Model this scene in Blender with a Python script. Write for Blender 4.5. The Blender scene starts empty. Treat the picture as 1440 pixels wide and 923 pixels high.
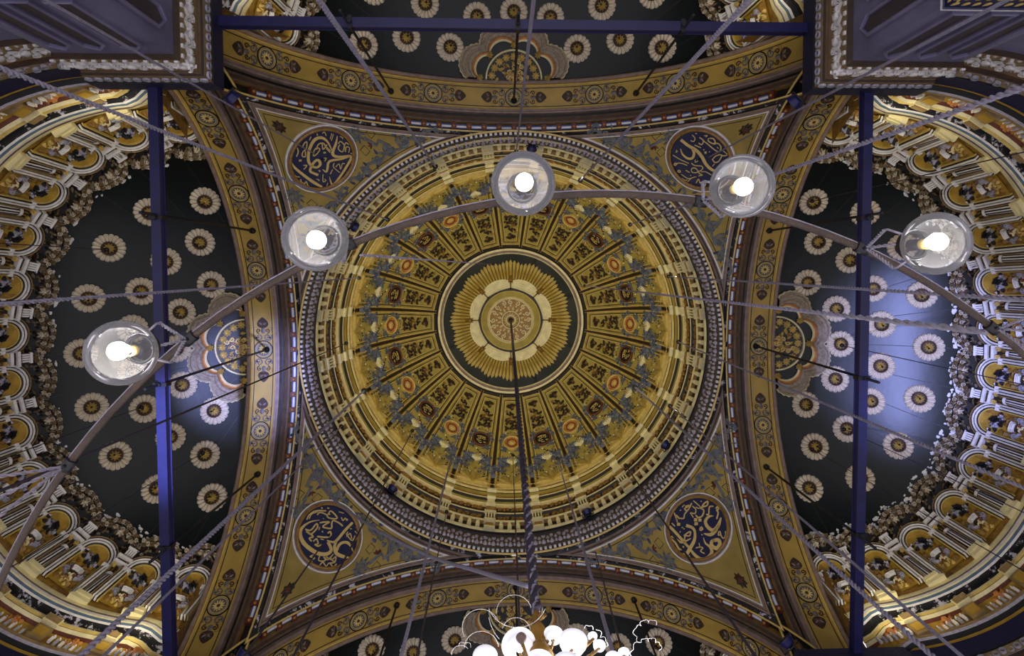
import bpy, math, random
from mathutils import Vector, Matrix
PI = math.pi
R_ = math.radians
C = bpy.context.scene.collection
scene = bpy.context.scene
# ------------------------------------------------------------------ camera, world, lights, exposure
# world axes: x right, y towards the photograph's bottom, z up; the camera looks up from z = 0
F = Vector((math.tan(.0376), math.tan(.0415), 1.0)).normalized()
RT = Vector((math.cos(.0042), math.sin(.0042), 0)); RT = (RT - F * RT.dot(F)).normalized()
DN = F.cross(RT)
FP, CX, CY = 900.0, 743.88, 420.39
cd = bpy.data.cameras.new('camera'); cam = bpy.data.objects.new('camera', cd); C.objects.link(cam)
m3 = Matrix((RT, -DN, -F)).transposed()
cam.matrix_world = m3.to_4x4()
cd.sensor_width = 36; cd.lens = FP / 1440 * 36
cd.shift_x = -(CX - 720) / 1440; cd.shift_y = (CY - 461.5) / 1440
cd.clip_end = 200; cd.clip_start = .05
scene.camera = cam
scene.view_settings.view_transform = 'Standard'; scene.view_settings.look = 'None'
scene.view_settings.exposure = 0.62; scene.view_settings.gamma = 1; scene.view_settings.use_curve_mapping = False
w = bpy.data.worlds.new('world'); scene.world = w; w.use_nodes = True
bg = w.node_tree.nodes['Background']; bg.inputs[0].default_value = (.74, .71, .78, 1); bg.inputs[1].default_value = .95
X0, Y0 = .48, 3.75            # centre of the bay
DX, DY0 = .43, 3.58           # axis of the dome
def lamp(name, kind, loc, target, power, col, size=.3, spot=120, blend=1.0):
    d = bpy.data.lights.new(name, kind); d.energy = power; d.color = col
    if kind == 'SPOT': d.spot_size = R_(spot); d.spot_blend = blend
    if kind == 'AREA': d.size = size
    else: d.shadow_soft_size = size
    o = bpy.data.objects.new(name, d); C.objects.link(o); o.location = loc
    if target is not None:
        o.rotation_euler = (Vector(target) - Vector(loc)).to_track_quat('-Z', 'Y').to_euler()
    return o
WARM = (1.0, .90, .62); COOL = (.36, .42, 1.0); NEUT = (1.0, .95, .88)
for k in range(8):            # floodlights on the ledge under the dome, each aimed across it
    a = R_(45 * k + 22)
    lamp('dome_flood_light', 'SPOT', (DX + 9.2 * math.cos(a), DY0 + 9.2 * math.sin(a), 32.5),
         (DX - 6 * math.cos(a), DY0 - 6 * math.sin(a), 43), 440, WARM, .3, 150)
for k in range(4):            # floodlights on the pier tops, aimed into the half domes on either side
    a = R_(90 * k)
    for s in (-1, 1):
        lx, ly = 13.6, s * 8.6
        tx, ty = 18.0, s * 9.0
        f2 = lambda x, y: (X0 + x * math.cos(a) - y * math.sin(a), Y0 + x * math.sin(a) + y * math.cos(a))
        p = f2(lx, ly); t = f2(tx, ty)
        lamp('pier_flood_light', 'SPOT', (p[0], p[1], 22.9), (t[0], t[1], 27.5), 170, WARM if k != 1 else NEUT, .5, 150)
# bluish projector beams coming up from the hall floor
lamp('projector_light', 'SPOT', (7, 6, 2.0), (X0 + 18.3, Y0 + .6, 27.6), 34000, COOL, .3, 22, .9)
lamp('projector_light', 'SPOT', (-9, 6.5, -1.0), (X0 - 13.0, Y0 + 1.4, 31.3), 60000, COOL, .3, 13, .9)

# ------------------------------------------------------------------ helpers
def srgb(c):
    return tuple((v / 255 / 12.92 if v / 255 <= .04045 else ((v / 255 + .055) / 1.055) ** 2.4) for v in c)
MATS = {}
def M(name, col, rough=.6, metal=0., var=.25, scale=3., bump=.0, bscale=20., wear=None, wearamt=.62, wearscale=2.0, coat=0., spec=.5):
    m = bpy.data.materials.new(name); m.use_nodes = True
    nt = m.node_tree; b = nt.nodes['Principled BSDF']
    b.inputs['Roughness'].default_value = rough; b.inputs['Metallic'].default_value = metal; b.inputs['Specular IOR Level'].default_value = spec
    if coat: b.inputs['Coat Weight'].default_value = coat; b.inputs['Coat Roughness'].default_value = .25
    tc = nt.nodes.new('ShaderNodeTexCoord'); nz = nt.nodes.new('ShaderNodeTexNoise')
    nz.inputs['Scale'].default_value = scale; nz.inputs['Detail'].default_value = 5
    nt.links.new(tc.outputs['Object'], nz.inputs['Vector'])
    r = nt.nodes.new('ShaderNodeValToRGB'); c = srgb(col)
    r.color_ramp.elements[0].position = .3; r.color_ramp.elements[1].position = .7
    r.color_ramp.elements[0].color = (*[v * (1 - var) for v in c], 1)
    r.color_ramp.elements[1].color = (*[min(1, v * (1 + var)) for v in c], 1)
    nt.links.new(nz.outputs['Fac'], r.inputs['Fac'])
    out = r.outputs['Color']
    if wear:
        n2 = nt.nodes.new('ShaderNodeTexNoise'); n2.inputs['Scale'].default_value = wearscale; n2.inputs['Detail'].default_value = 8
        n2.inputs['Roughness'].default_value = .7
        nt.links.new(tc.outputs['Object'], n2.inputs['Vector'])
        r2 = nt.nodes.new('ShaderNodeValToRGB'); r2.color_ramp.elements[0].position = wearamt; r2.color_ramp.elements[1].position = wearamt + .03
        nt.links.new(n2.outputs['Fac'], r2.inputs['Fac'])
        mx = nt.nodes.new('ShaderNodeMix'); mx.data_type = 'RGBA'
        nt.links.new(r2.outputs['Color'], mx.inputs[0]); nt.links.new(out, mx.inputs[6]); mx.inputs[7].default_value = (*srgb(wear), 1)
        out = mx.outputs[2]
    nt.links.new(out, b.inputs['Base Color'])
    if bump:
        n3 = nt.nodes.new('ShaderNodeTexNoise'); n3.inputs['Scale'].default_value = bscale; n3.inputs['Detail'].default_value = 4
        nt.links.new(tc.outputs['Object'], n3.inputs['Vector'])
        bp = nt.nodes.new('ShaderNodeBump'); bp.inputs['Strength'].default_value = bump; bp.inputs['Distance'].default_value = .05
        nt.links.new(n3.outputs['Fac'], bp.inputs['Height']); nt.links.new(bp.outputs['Normal'], b.inputs['Normal'])
    MATS[name] = m
    return m
M('gold_paint', (166, 137, 62), .5, 0, .16, 1.2, .1, 8)
M('dome_gold', (158, 142, 68), .5, 0, .22, 1.5, .1, 10)
M('pend_gold', (150, 128, 62), .55, 0, .2, 1.0, .1, 8)
M('ochre', (164, 130, 44), .55, 0, .22, 2.5, .2, 12, wear=(214, 206, 180), wearamt=.66, wearscale=3)
M('gilt', (200, 172, 96), .4, 0, .2, 4)
M('gilt_dark', (140, 104, 42), .5, 0, .35, 5)
M('cream', (222, 210, 160), .6, 0, .15, 3, .15, 15)
M('white', (222, 218, 214), .6, 0, .15, 4, .2, 20)
M('lilac', (164, 160, 172), .6, 0, .25, 6, .2, 20)
M('grey_blue', (92, 96, 102), .6, 0, .4, 5)
M('blue', (58, 66, 92), .55, 0, .35, 4)
M('roundel_blue', (19, 24, 66), .45, 0, .2, 2)
M('navy', (22, 22, 58), .5, 0, .4, 9, .5, 14)
M('navy_iron', (26, 26, 74), .4, 0, .2, 3)
M('black', (18, 15, 12), .5, 0, .3, 4)  # black details, and recesses painted dark in place of shade
M('rib_dark', (34, 27, 12), .55, 0, .3, 3)
M('brown', (76, 54, 38), .55, 0, .3, 3)
M('wood', (84, 68, 50), .6, 0, .35, 2.5, .3, 8)
M('mauve', (126, 106, 94), .55, 0, .25, 3)
M('red_brown', (96, 46, 28), .5, 0, .3, 6)
M('orange', (176, 116, 56), .5, 0, .25, 5)
M('dark_brown', (52, 36, 20), .6, 0, .4, 5)
M('green', (9, 17, 13), .34, 0, .3, .8, .12, 1.6, spec=.3)
M('green_worn', (16, 28, 20), .35, 0, .3, .8, .12, 1.6, wear=(196, 196, 196), wearamt=.60, wearscale=2.2)
M('black_worn', (26, 24, 26), .5, 0, .3, 4, wear=(200, 196, 204), wearamt=.56, wearscale=2.6)
M('marble', (112, 108, 136), .35, 0, .22, .9, .1, 4)
M('marble_dark', (66, 56, 58), .4, 0, .3, .8, .1, 4)
M('frieze_gold', (136, 112, 74), .55, 0, .25, 3, .3, 10)
M('iron', (62, 48, 40), .5, .2, .3, 12, .3, 40)
M('rope', (132, 126, 140), .7, 0, .25, 20)
M('wire', (52, 46, 58), .6, 0, .2, 8)
M('sun_gold', (182, 156, 72), .45, 0, .1, 3)
M('med_grey', (86, 84, 78), .55, 0, .2, 5)
M('scroll_grey', (98, 92, 88), .55, 0, .3, 6)
M('letter_gold', (206, 178, 108), .45, 0, .1, 4)
M('crest_tan', (142, 128, 108), .6, 0, .35, 8, .2, 20)
M('petal_white', (226, 214, 192), .55, 0, .12, 6)
M('bar_blue', (96, 110, 160), .45, 0, .25, 6)
M('black_iron', (16, 14, 22), .45, 0, .2, 5)
M('teal', (84, 104, 126), .5, 0, .25, 3)
def special(name, fn):
    m = bpy.data.materials.new(name); m.use_nodes = True; nt = m.node_tree
    for n in list(nt.nodes): nt.nodes.remove(n)
    o = nt.nodes.new('ShaderNodeOutputMaterial'); nt.links.new(fn(nt), o.inputs['Surface']); MATS[name] = m
def _globe(nt):
    tr = nt.nodes.new('ShaderNodeBsdfTransparent'); tr.inputs[0].default_value = (.97, .97, .97, 1)
    gl = nt.nodes.new('ShaderNodeBsdfGlossy'); gl.inputs['Roughness'].default_value = .05; gl.inputs[0].default_value = (1, 1, 1, 1)
    df = nt.nodes.new('ShaderNodeBsdfDiffuse'); df.inputs[0].default_value = (.75, .74, .78, 1)
    lw = nt.nodes.new('ShaderNodeLayerWeight'); lw.inputs['Blend'].default_value = .22
    rp = nt.nodes.new('ShaderNodeMapRange'); rp.inputs[1].default_value = 0; rp.inputs[2].default_value = 1; rp.inputs[3].default_value = .07; rp.inputs[4].default_value = .5
    nt.links.new(lw.outputs['Facing'], rp.inputs[0])
    a = nt.nodes.new('ShaderNodeMixShader'); nt.links.new(rp.outputs[0], a.inputs[0]); nt.links.new(tr.outputs[0], a.inputs[1]); nt.links.new(df.outputs[0], a.inputs[2])
    b = nt.nodes.new('ShaderNodeMixShader'); nt.links.new(lw.outputs['Fresnel'], b.inputs[0]); nt.links.new(a.outputs[0], b.inputs[1]); nt.links.new(gl.outputs[0], b.inputs[2])
    return b.outputs[0]
special('globe_glass', _globe)
def _emit(col, s):
    def f(nt):
        e = nt.nodes.new('ShaderNodeEmission'); e.inputs[0].default_value = (*col, 1); e.inputs[1].default_value = s
        return e.outputs[0]
    return f
special('bulb', _emit((1, .93, .80), 9))
def _shade(nt):
    p = nt.nodes.new('ShaderNodeBsdfPrincipled'); p.inputs['Base Color'].default_value = (.86, .85, .90, 1); p.inputs['Roughness'].default_value = .25
    p.inputs['Emission Color'].default_value = (.92, .90, 1, 1); p.inputs['Emission Strength'].default_value = .30
    return p.outputs[0]
special('shade_glow', _shade)

class MB:
    def __init__(s): s.v = []; s.f = []; s.m = []; s.s = []
    def face(s, idx, m, sm=False): s.f.append(idx); s.m.append(m); s.s.append(sm)
    def grid(s, fn, us, vs, m=0, sm=True, cu=False, cv=False):
        b = len(s.v); nu, nv = len(us), len(vs)
        for u in us:
            for v in vs: s.v.append(tuple(fn(u, v)))
        for i in range(nu if cu else nu - 1):
            for j in range(nv if cv else nv - 1):
                i2 = (i + 1) % nu; j2 = (j + 1) % nv
                s.face((b + i * nv + j, b + i2 * nv + j, b + i2 * nv + j2, b + i * nv + j2), m, sm)
    def box(s, fn, x0, x1, y0, y1, h0, h1, m=0):
        s.prism([(x0, y0), (x1, y0), (x1, y1), (x0, y1)], fn, h0, h1, m)
        b = len(s.v); s.v += [tuple(fn(x, y, h0)) for x, y in ((x0, y0), (x1, y0), (x1, y1), (x0, y1))]
        s.face((b, b + 3, b + 2, b + 1), m)
    def prism(s, poly, fn, h0, h1, m=0, ms=None, sm=False):
        b = len(s.v); n = len(poly)
        s.v += [tuple(fn(x, y, h1)) for x, y in poly]; s.v += [tuple(fn(x, y, h0)) for x, y in poly]
        s.face(tuple(range(b, b + n)), m)
        for i in range(n):
            j = (i + 1) % n; s.face((b + i, b + j, b + n + j, b + n + i), m if ms is None else ms, sm)
    def fan(s, poly, c, fn, h0, hc, m=0):      # a low pyramid: outline at h0, centre at hc
        b = len(s.v); n = len(poly)
        s.v += [tuple(fn(x, y, h0)) for x, y in poly] + [tuple(fn(c[0], c[1], hc))]
        for i in range(n): s.face((b + i, b + (i + 1) % n, b + n), m, False)
    def ribbon(s, pts, wd, fn, h0, h1, m=0, closed=False, ridge=0.):
        n = len(pts); L = []; Rr = []
        for i, (x, y) in enumerate(pts):
            if closed: a = pts[i - 1]; c = pts[(i + 1) % n]
            else: a = pts[max(0, i - 1)]; c = pts[min(n - 1, i + 1)]
            dx, dy = c[0] - a[0], c[1] - a[1]; l = math.hypot(dx, dy) or 1
            ww = (wd[i] if isinstance(wd, (list, tuple)) else wd) / 2
            L.append((x - dy / l * ww, y + dx / l * ww)); Rr.append((x + dy / l * ww, y - dx / l * ww))
        b = len(s.v)
        for i in range(n):
            s.v.append(tuple(fn(*L[i], h0))); s.v.append(tuple(fn(*L[i], h1)))
            s.v.append(tuple(fn(*pts[i], h1 + ridge))); s.v.append(tuple(fn(*Rr[i], h1))); s.v.append(tuple(fn(*Rr[i], h0)))
        for i in range(n if closed else n - 1):
            j = (i + 1) % n
            for k in range(4): s.face((b + i * 5 + k, b + j * 5 + k, b + j * 5 + k + 1, b + i * 5 + k + 1), m, False)
        if not closed:
            s.face(tuple(b + k for k in range(5)), m); s.face(tuple(b + (n - 1) * 5 + k for k in range(4, -1, -1)), m)
    def leaf(s, fn, x, y, ang, L, W, h0, h1, m=0):
        ca, sa = math.cos(ang), math.sin(ang)
        o = [(0, -.18), (.22, -.5), (.6, -.42), (1, 0), (.6, .42), (.22, .5), (0, .18)]
        P = [(x + ca * u * L - sa * v * W, y + sa * u * L + ca * v * W) for u, v in o]
        b = len(s.v); s.v += [tuple(fn(px, py, h0)) for px, py in P]
        s.v.append(tuple(fn(x + ca * .12 * L, y + sa * .12 * L, h1))); s.v.append(tuple(fn(x + ca * .6 * L, y + sa * .6 * L, h1 * .8 + h0 * .2)))
        a, c = b + 7, b + 8
        for f in ((b, b + 1, a), (b + 1, b + 2, c, a), (b + 2, b + 3, c), (b + 3, b + 4, c), (b + 4, b + 5, a, c), (b + 5, b + 6, a), (b + 6, b, a)): s.face(f, m)
    def bump(s, fn, x, y, r, h0, h1, m=0, n=7, sm=True):
        b = len(s.v)
        for rr, hh in ((1, 0), (.75, .66)):
            for i in range(n):
                a = 2 * PI * i / n; s.v.append(tuple(fn(x + r * rr * math.cos(a), y + r * rr * math.sin(a), h0 + (h1 - h0) * hh)))
        s.v.append(tuple(fn(x, y, h1)))
        for i in range(n):
            j = (i + 1) % n; s.face((b + i, b + j, b + n + j, b + n + i), m, sm); s.face((b + n + i, b + n + j, b + 2 * n), m, sm)
    def disc(s, fn, x, y, r, h0, h1, m=0, n=24, ms=None):
        s.prism([(x + r * math.cos(2 * PI * i / n), y + r * math.sin(2 * PI * i / n)) for i in range(n)], fn, h0, h1, m, ms)
    def ring(s, fn, x, y, r, wd, h0, h1, m=0, n=28, ridge=0.):
        s.ribbon([(x + r * math.cos(2 * PI * i / n), y + r * math.sin(2 * PI * i / n)) for i in range(n)], wd, fn, h0, h1, m, True, ridge)
    def spiral(s, fn, x, y, r, a0, turns, wd, h0, h1, m=0, n=16, hand=1, ridge=0.):
        pts = []; ws = []
        for i in range(n + 1):
            t = i / n; a = a0 + hand * 2 * PI * turns * t; rr = r * (1 - .82 * t)
            pts.append((x + rr * math.cos(a), y + rr * math.sin(a))); ws.append(wd * (1 - .45 * t))
        s.ribbon(pts, ws, fn, h0, h1, m, False, ridge)
        s.bump(fn, *pts[-1], wd * .7, h0, h1 + ridge, m, 6)
    def tube(s, pts, r, n=8, m=0, cap=True):
        pts = [Vector(p) for p in pts]; b = len(s.v); k = len(pts)
        t0 = (pts[1] - pts[0]).normalized(); up = Vector((0, 0, 1)) if abs(t0.z) < .9 else Vector((1, 0, 0))
        nrm = t0.cross(up).normalized()
        for i, p in enumerate(pts):
            t = (pts[min(k - 1, i + 1)] - pts[max(0, i - 1)]).normalized()
            nrm = (nrm - t * nrm.dot(t)).normalized(); bi = t.cross(nrm)
            rr = r[i] if isinstance(r, (list, tuple)) else r
            for j in range(n):
                a = 2 * PI * j / n; s.v.append(tuple(p + (nrm * math.cos(a) + bi * math.sin(a)) * rr))
        for i in range(k - 1):
            for j in range(n):
                j2 = (j + 1) % n; s.face((b + i * n + j, b + i * n + j2, b + (i + 1) * n + j2, b + (i + 1) * n + j), m, True)
        if cap:
            s.face(tuple(b + j for j in range(n - 1, -1, -1)), m); s.face(tuple(b + (k - 1) * n + j for j in range(n)), m)
    def lathe(s, prof, n, m=0, sm=True, c=(0, 0, 0), ax=None):
        fn = (lambda u, v: (c[0] + prof[v][0] * math.cos(u), c[1] + prof[v][0] * math.sin(u), c[2] + prof[v][1]))
        if ax is not None:
            q = Vector((0, 0, 1)).rotation_difference(Vector(ax)).to_matrix(); cv = Vector(c)
            fn = (lambda u, v: cv + q @ Vector((prof[v][0] * math.cos(u), prof[v][0] * math.sin(u), prof[v][1])))
        s.grid(fn, [2 * PI * i / n for i in range(n)], range(len(prof)), m, sm, True)
    def mesh(s, name, mats):
        me = bpy.data.meshes.new(name); me.from_pydata(s.v, [], s.f)
        mats = [mats] if isinstance(mats, str) else mats
        for x in mats: me.materials.append(MATS[x])
        me.polygons.foreach_set('material_index', s.m); me.polygons.foreach_set('use_smooth', s.s)
        me.update()
        return me
    def build(s, name, mats, parent=None, **kw): return link(name, s.mesh(name, mats), parent, **kw)
def link(name, data, parent=None, loc=None, rot=None, scl=None):
    o = bpy.data.objects.new(name, data); C.objects.link(o)
    if parent is not None: o.parent = parent
    if loc is not None: o.location = loc
    if rot is not None: o.rotation_euler = rot
    if scl is not None: o.scale = scl
    return o
def tag(o, label, cat, group=None, kind=None):
    o['label'] = label; o['category'] = cat
    if group: o['group'] = group
    if kind: o['kind'] = kind
    return o
def root(name, loc, label, cat, group=None, kind=None, rz=0.):
    return tag(link(name, None, None, loc, (0, 0, rz)), label, cat, group, kind)
def lin(a, b, n): return [a + (b - a) * i / (n - 1) for i in range(n)]
def spawn(tree, parent, **kw):           # tree = (name, mesh, [trees]): one object and its sub-parts, sharing mesh data
    o = link(tree[0], tree[1], parent, **kw)
    for t in tree[2]: spawn(t, o)
    return o
def at(px, py, H):            # the point of height H that the photograph shows at px, py
    d = F + RT * ((px - CX) / FP) + DN * ((py - CY) / FP)
    return d * (H / d.z)
# ------------------------------------------------------------------ the central dome
RD, HD = 9.82, 38.5
def D(a, s, h):               # a metres sideways, s metres up the meridian, h metres in from the shell
    e = s / RD; r = RD - h; q = max(.02, RD * math.cos(e)); p = a / q
    return (r * math.cos(e) * math.cos(p), r * math.cos(e) * math.sin(p), HD + r * math.sin(e))
def De(e): return RD * R_(e)
dome = root('central_dome', (DX, DY0, 0), 'great round central dome with gold radiating panels around a sunburst', 'dome', None, 'structure')
b = MB(); b.grid(lambda u, v: ((RD + .02) * math.cos(v) * math.cos(u), (RD + .02) * math.cos(v) * math.sin(u), HD + (RD + .02) * math.sin(v)), lin(0, 2 * PI, 97), lin(0, PI / 2 - .001, 25))
b.build('dome_shell', 'rib_dark', dome)
ET = 54.5
def half(s, inset=0.): return RD * math.cos(s / RD) * math.tan(R_(7.5)) * .83 - inset
S0, S1 = De(1.6), De(ET)
def panel_poly(ins, n=9):
    ss = lin(S0 + ins, S1 - ins, n)
    return [(half(s, ins), s) for s in ss] + [(-half(s, ins), s) for s in reversed(ss)]
b = MB()
b.grid(lambda u, v: D(u * half(v), v, .05), lin(-1, 1, 5), lin(S0, S1, 12))
for ins, wd, hh, mm in ((.0, .07, .14, 1), (.16, .035, .10, 2), (.24, .05, .11, 1)):
    b.ribbon(panel_poly(ins), wd, D, .0, hh, mm, True)
panel_me = b.mesh('dome_panel', ['dome_gold', 'gilt', 'black'])
rnd = random.Random(4)
b = MB()                       # cluster of dark leaves and grapes
for i in range(64):
    t = rnd.random(); s = De(39.8) + t * (De(52.4) - De(39.8)); ww = (half(s) - .36) * (1.0 - .55 * abs(t - .35))
    b.leaf(D, rnd.uniform(-ww, ww), s, rnd.uniform(0, 6.3), .27, .21, .05, .13 + rnd.random() * .1, 0 if rnd.random() < .85 else 1)
cluster = ('leaf_cluster', b.mesh('leaf_cluster', ['dark_brown', 'gilt_dark']), [])
b = MB()                       # blue-grey scrolls around the roundel and above the shell
sR = De(32.5)
for sg in (-1, 1):
    for (x, s, r, a0, tn, hd) in ((.62, sR - .55, .26, 2.5, 1.3, 1), (.75, sR + .1, .22, 3.5, 1.2, -1), (.52, sR + .62, .22, 4., 1.3, 1), (.42, De(20), .3, 1., 1.3, -1), (.72, De(16.5), .3, 3., 1.3, 1), (.85, De(23), .22, 3., 1.3, 1)):
        b.spiral(D, sg * x, s, r, a0 if sg > 0 else PI - a0, tn, .1, .05, .16, 0, 12, hd * sg)
    for k in range(14):           # drooping wing of leaves
        t = k / 13; x = sg * (.10 + .92 * t); s = De(22.5) - 1.75 * t * t + rnd.uniform(-.22, .22)
        b.leaf(D, x, s, (PI / 2 + (-1.2 if sg > 0 else 1.2)) + .5 * rnd.uniform(-1, 1), .62, .36, .05, .22, 0 if k % 2 else 1)
    for k in range(10):
        b.leaf(D, sg * rnd.uniform(.25, .85), sR + rnd.uniform(-.8, .8), rnd.uniform(0, 6), .22, .14, .05, .14, 0 if k % 3 else 1)
for i in range(120):            # dense small leafwork over the lower half of the panel
    s = De(rnd.uniform(9, 38.5)); x = rnd.uniform(-1, 1) * (half(s) - .3)
    if math.hypot(x, s - sR) < .72: continue
    b.leaf(D, x, s, rnd.uniform(0, 6.3), .24, .13, .05, .12, (0, 2, 3, 2, 4)[i % 5])
scroll = ('scroll_ornament', b.mesh('scroll_ornament', ['grey_blue', 'blue', 'gilt_dark', 'cream', 'dark_brown']), [])
b = MB()
for k in range(9):
    a = PI / 2 + R_(-72 + 18 * k); b.leaf(D, 0, De(21), a, .86 - .02 * (k - 4) ** 2, .16, .06, .24, 0)
b.bump(D, 0, De(21), .12, .05, .2, 0)
fan_o = ('palmette', b.mesh('palmette', ['cream']), [])
b = MB()
for k in range(11):
    a = PI / 2 + R_(-85 + 17 * k); b.leaf(D, 0, De(2.6), a, 2.15 - 1.05 * abs(k - 5) / 5 + .1 * (k % 2), .40, .05, .30, (0, 2)[k % 2])
b.bump(D, 0, De(3.2), .3, .05, .30, 0)
for sg in (-1, 1):
    b.leaf(D, sg * .9, De(2.6), PI / 2 + sg * .1, .9, .18, .05, .16, 1)
shell_o = ('shell_ornament', b.mesh('shell_ornament', ['sun_gold', 'cream', 'gilt']), [])
def roundel(kind):
    b = MB(); b.disc(D, 0, sR, .55, .04, .10, 0, 24)
    me = b.mesh('panel_roundel', ['black' if kind else 'orange'])
    b = MB(); b.ring(D, 0, sR, .57, .11, .05, .17, 0, 28, .03)
    subs = [('roundel_rim', b.mesh('roundel_rim', ['red_brown' if kind else 'gilt']), [])]
    b = MB()
    if kind:
        for x, y, r, a0, tn in ((-.2, .08, .15, 0, .9), (.14, .12, .14, 2, .8), (.02, -.16, .17, 4, .8), (.25, -.12, .1, 1, .8), (-.26, -.16, .1, 3, .7)):
            b.spiral(D, x, sR + y, r, a0, tn, .055, .1, .125, 0, 9)
        b.ribbon([(-.3, sR + .25), (.05, sR + .3), (.3, sR + .22)], .05, D, .1, .125)
        subs.append(('lettering', b.mesh('lettering', ['gilt']), []))
    else:
        b.ring(D, 0, sR, .33, .06, .1, .14, 1, 20); b.bump(D, 0, sR, .2, .1, .17, 0)
        for k in range(8): b.leaf(D, .1 * math.cos(k * PI / 4), sR + .1 * math.sin(k * PI / 4), k * PI / 4, .2, .1, .1, .15, 0)
        subs.append(('rosette_flower', b.mesh('rosette_flower', ['gilt', 'red_brown']), []))
    return ('panel_roundel', me, subs)
rds = [roundel(0), roundel(1)]
b = MB()
for sg in (-1, 1):
    b.grid(lambda u, v: D(sg * RD * math.cos(v / RD) * (.0135 + u), v, .06 + .05 * math.sin(u / .005 * PI)), lin(0, .005, 4), lin(De(1), De(56), 12), 0)
    b.grid(lambda u, v: D(sg * RD * math.cos(v / RD) * (.0085 + u), v, .05), lin(0, .0016, 2), lin(De(1), De(56), 12), 1)
rib_me = b.mesh('dome_rib', ['gilt', 'gilt_dark'])
for k in range(24):
    a = R_(90 + 15 * k)
    p = link('dome_panel', panel_me, dome, rot=(0, 0, a))
    for t in (cluster, scroll, fan_o, shell_o, rds[k % 2]): spawn(t, p)
    link('dome_rib', rib_me, dome, rot=(0, 0, a + R_(7.5)))
def pol(fn):                    # polar coordinates about the apex: azimuth u, elevation e in degrees
    return lambda u, e, h: ((RD - h) * math.cos(R_(e)) * math.cos(u), (RD - h) * math.cos(R_(e)) * math.sin(u), HD + (RD - h) * math.sin(R_(e)))
DP = pol(None)
def dring(name, rows, parent=dome, n=96, mats=None):
    b = MB(); ml = []
    for (e0, h0, e1, h1, mt) in rows:
        if mt not in ml: ml.append(mt)
        b.grid(lambda u, v: DP(u, e0 + (e1 - e0) * v, h0 + (h1 - h0) * v), lin(0, 2 * PI, n + 1), (0, 1), ml.index(mt))
    return b.build(name, ml, parent)
dring('oculus_moulding', [(56.6, .02, 56.8, .12, 'dark_brown'), (56.8, .12, 57.6, .2, 'cream'), (57.6, .2, 58.0, .14, 'red_brown'), (58.0, .14, 58.6, .22, 'mauve'), (58.6, .22, 59.4, .14, 'cream'), (59.4, .14, 59.7, .03, 'dark_brown')])
dring('oculus_field', [(59.5, .03, 72.5, .03, 'green')])
sb = MB(); sb.grid(lambda u, v: DP(u, 71.5 - v * (71.5 - 66.8), .05), lin(0, 2 * PI, 97), (0, 1)); sun = sb.build('sunburst', 'gilt_dark', dome)
ray_me = {}
for k in range(96):
    a = 2 * PI * k / 96; j = (k + 3) % 6 - 3
    key = abs(j)
    if key not in ray_me:
        e_tip = 62.0 + 1.3 * (key / 3) ** 1.5; b = MB(); w2 = R_(360 / 96 / 2 * .96)
        P = [(-w2 * .8, 71.8), (w2 * .8, 71.8), (w2, e_tip + 1.1), (0, e_tip), (-w2, e_tip + 1.1)]
        b.fan([P[0], P[1], P[2], P[3], P[4]], (0, 68), DP, .06, .26)
        ray_me[key] = b.mesh('sun_ray', ['sun_gold'])
    link('sun_ray', ray_me[key], sun, rot=(0, 0, a))
b = MB()                        # one pleated lobe of the white ruff
def lobe(u, v):
    n = .96 * (PI / 8); a = u * n; e = 71.0 + v * 4.5 + (1 - v) * 1.2 * (abs(u) ** 2.2)
    return DP(a, e, .12 + .30 * math.sin(min(1, v * 1.1) * PI / 2) * (1 - .5 * abs(u) ** 3) + .02 * math.sin(v * 34 + 2 * u * u))
b.grid(lobe, lin(-1, 1, 13), lin(0, 1, 24))
lobe_me = b.mesh('ruff_lobe', ['cream'])
b = MB()
for k in range(13):
    b.bump(lambda x, y, h: DP(x / 2.3, 75.7 + y / RD * 57.3, h), (-.38 + .76 * k / 12) * 2.0 * .5, 0, .035, .3, .42, 0, 6)
    b.bump(lambda x, y, h: DP(x / 2.3, 75.0 + y / RD * 57.3, h), (-.38 + .76 * k / 12) * 2.0 * .5, 0, .035, .35, .45, 0, 6)
bead_t = ('bead_row', b.mesh('bead_row', ['gilt']), [])
b = MB()
f3 = lambda x, y, h: DP(x / 2.7, 71.2 + y / RD * 57.3, h)
for x, y, an in ((0, 0, -PI / 2), (.02, .05, PI / 2), (0, .05, PI / 2 - .5), (0, .05, PI / 2 + .5), (0, .4, PI / 2)): b.leaf(f3, x, y, an, .38, .2, .1, .42, 0)
b.bump(f3, 0, .05, .13, .1, .45, 0)
knot_me = b.mesh('ruff_knot', ['gilt_dark'])
for k in range(8):
    a = R_(45 * k + 22.5); o = link('ruff_lobe', lobe_me, dome, rot=(0, 0, a)); spawn(bead_t, o)
    link('ruff_knot', knot_me, dome, rot=(0, 0, a + R_(22.5)))
dring('boss_ring', [(75.3, .2, 75.5, .5, 'black'), (75.5, .5, 76.2, .55, 'black'), (76.2, .55, 76.7, .5, 'gilt'), (76.7, .5, 79.4, .36, 'dome_gold'), (79.4, .36, 79.8, .46, 'cream'), (79.8, .46, 80.1, .34, 'cream')])
b = MB(); b.grid(lambda u, v: DP(u, 79.9 + v * 10.09, .30), lin(0, 2 * PI, 49), lin(0, 1, 4)); med = b.build('boss_medallion', 'gilt_dark', dome)
G = lambda x, y, h: (x * 1.13, y * 1.13, HD + RD - h)
b = MB()
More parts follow.
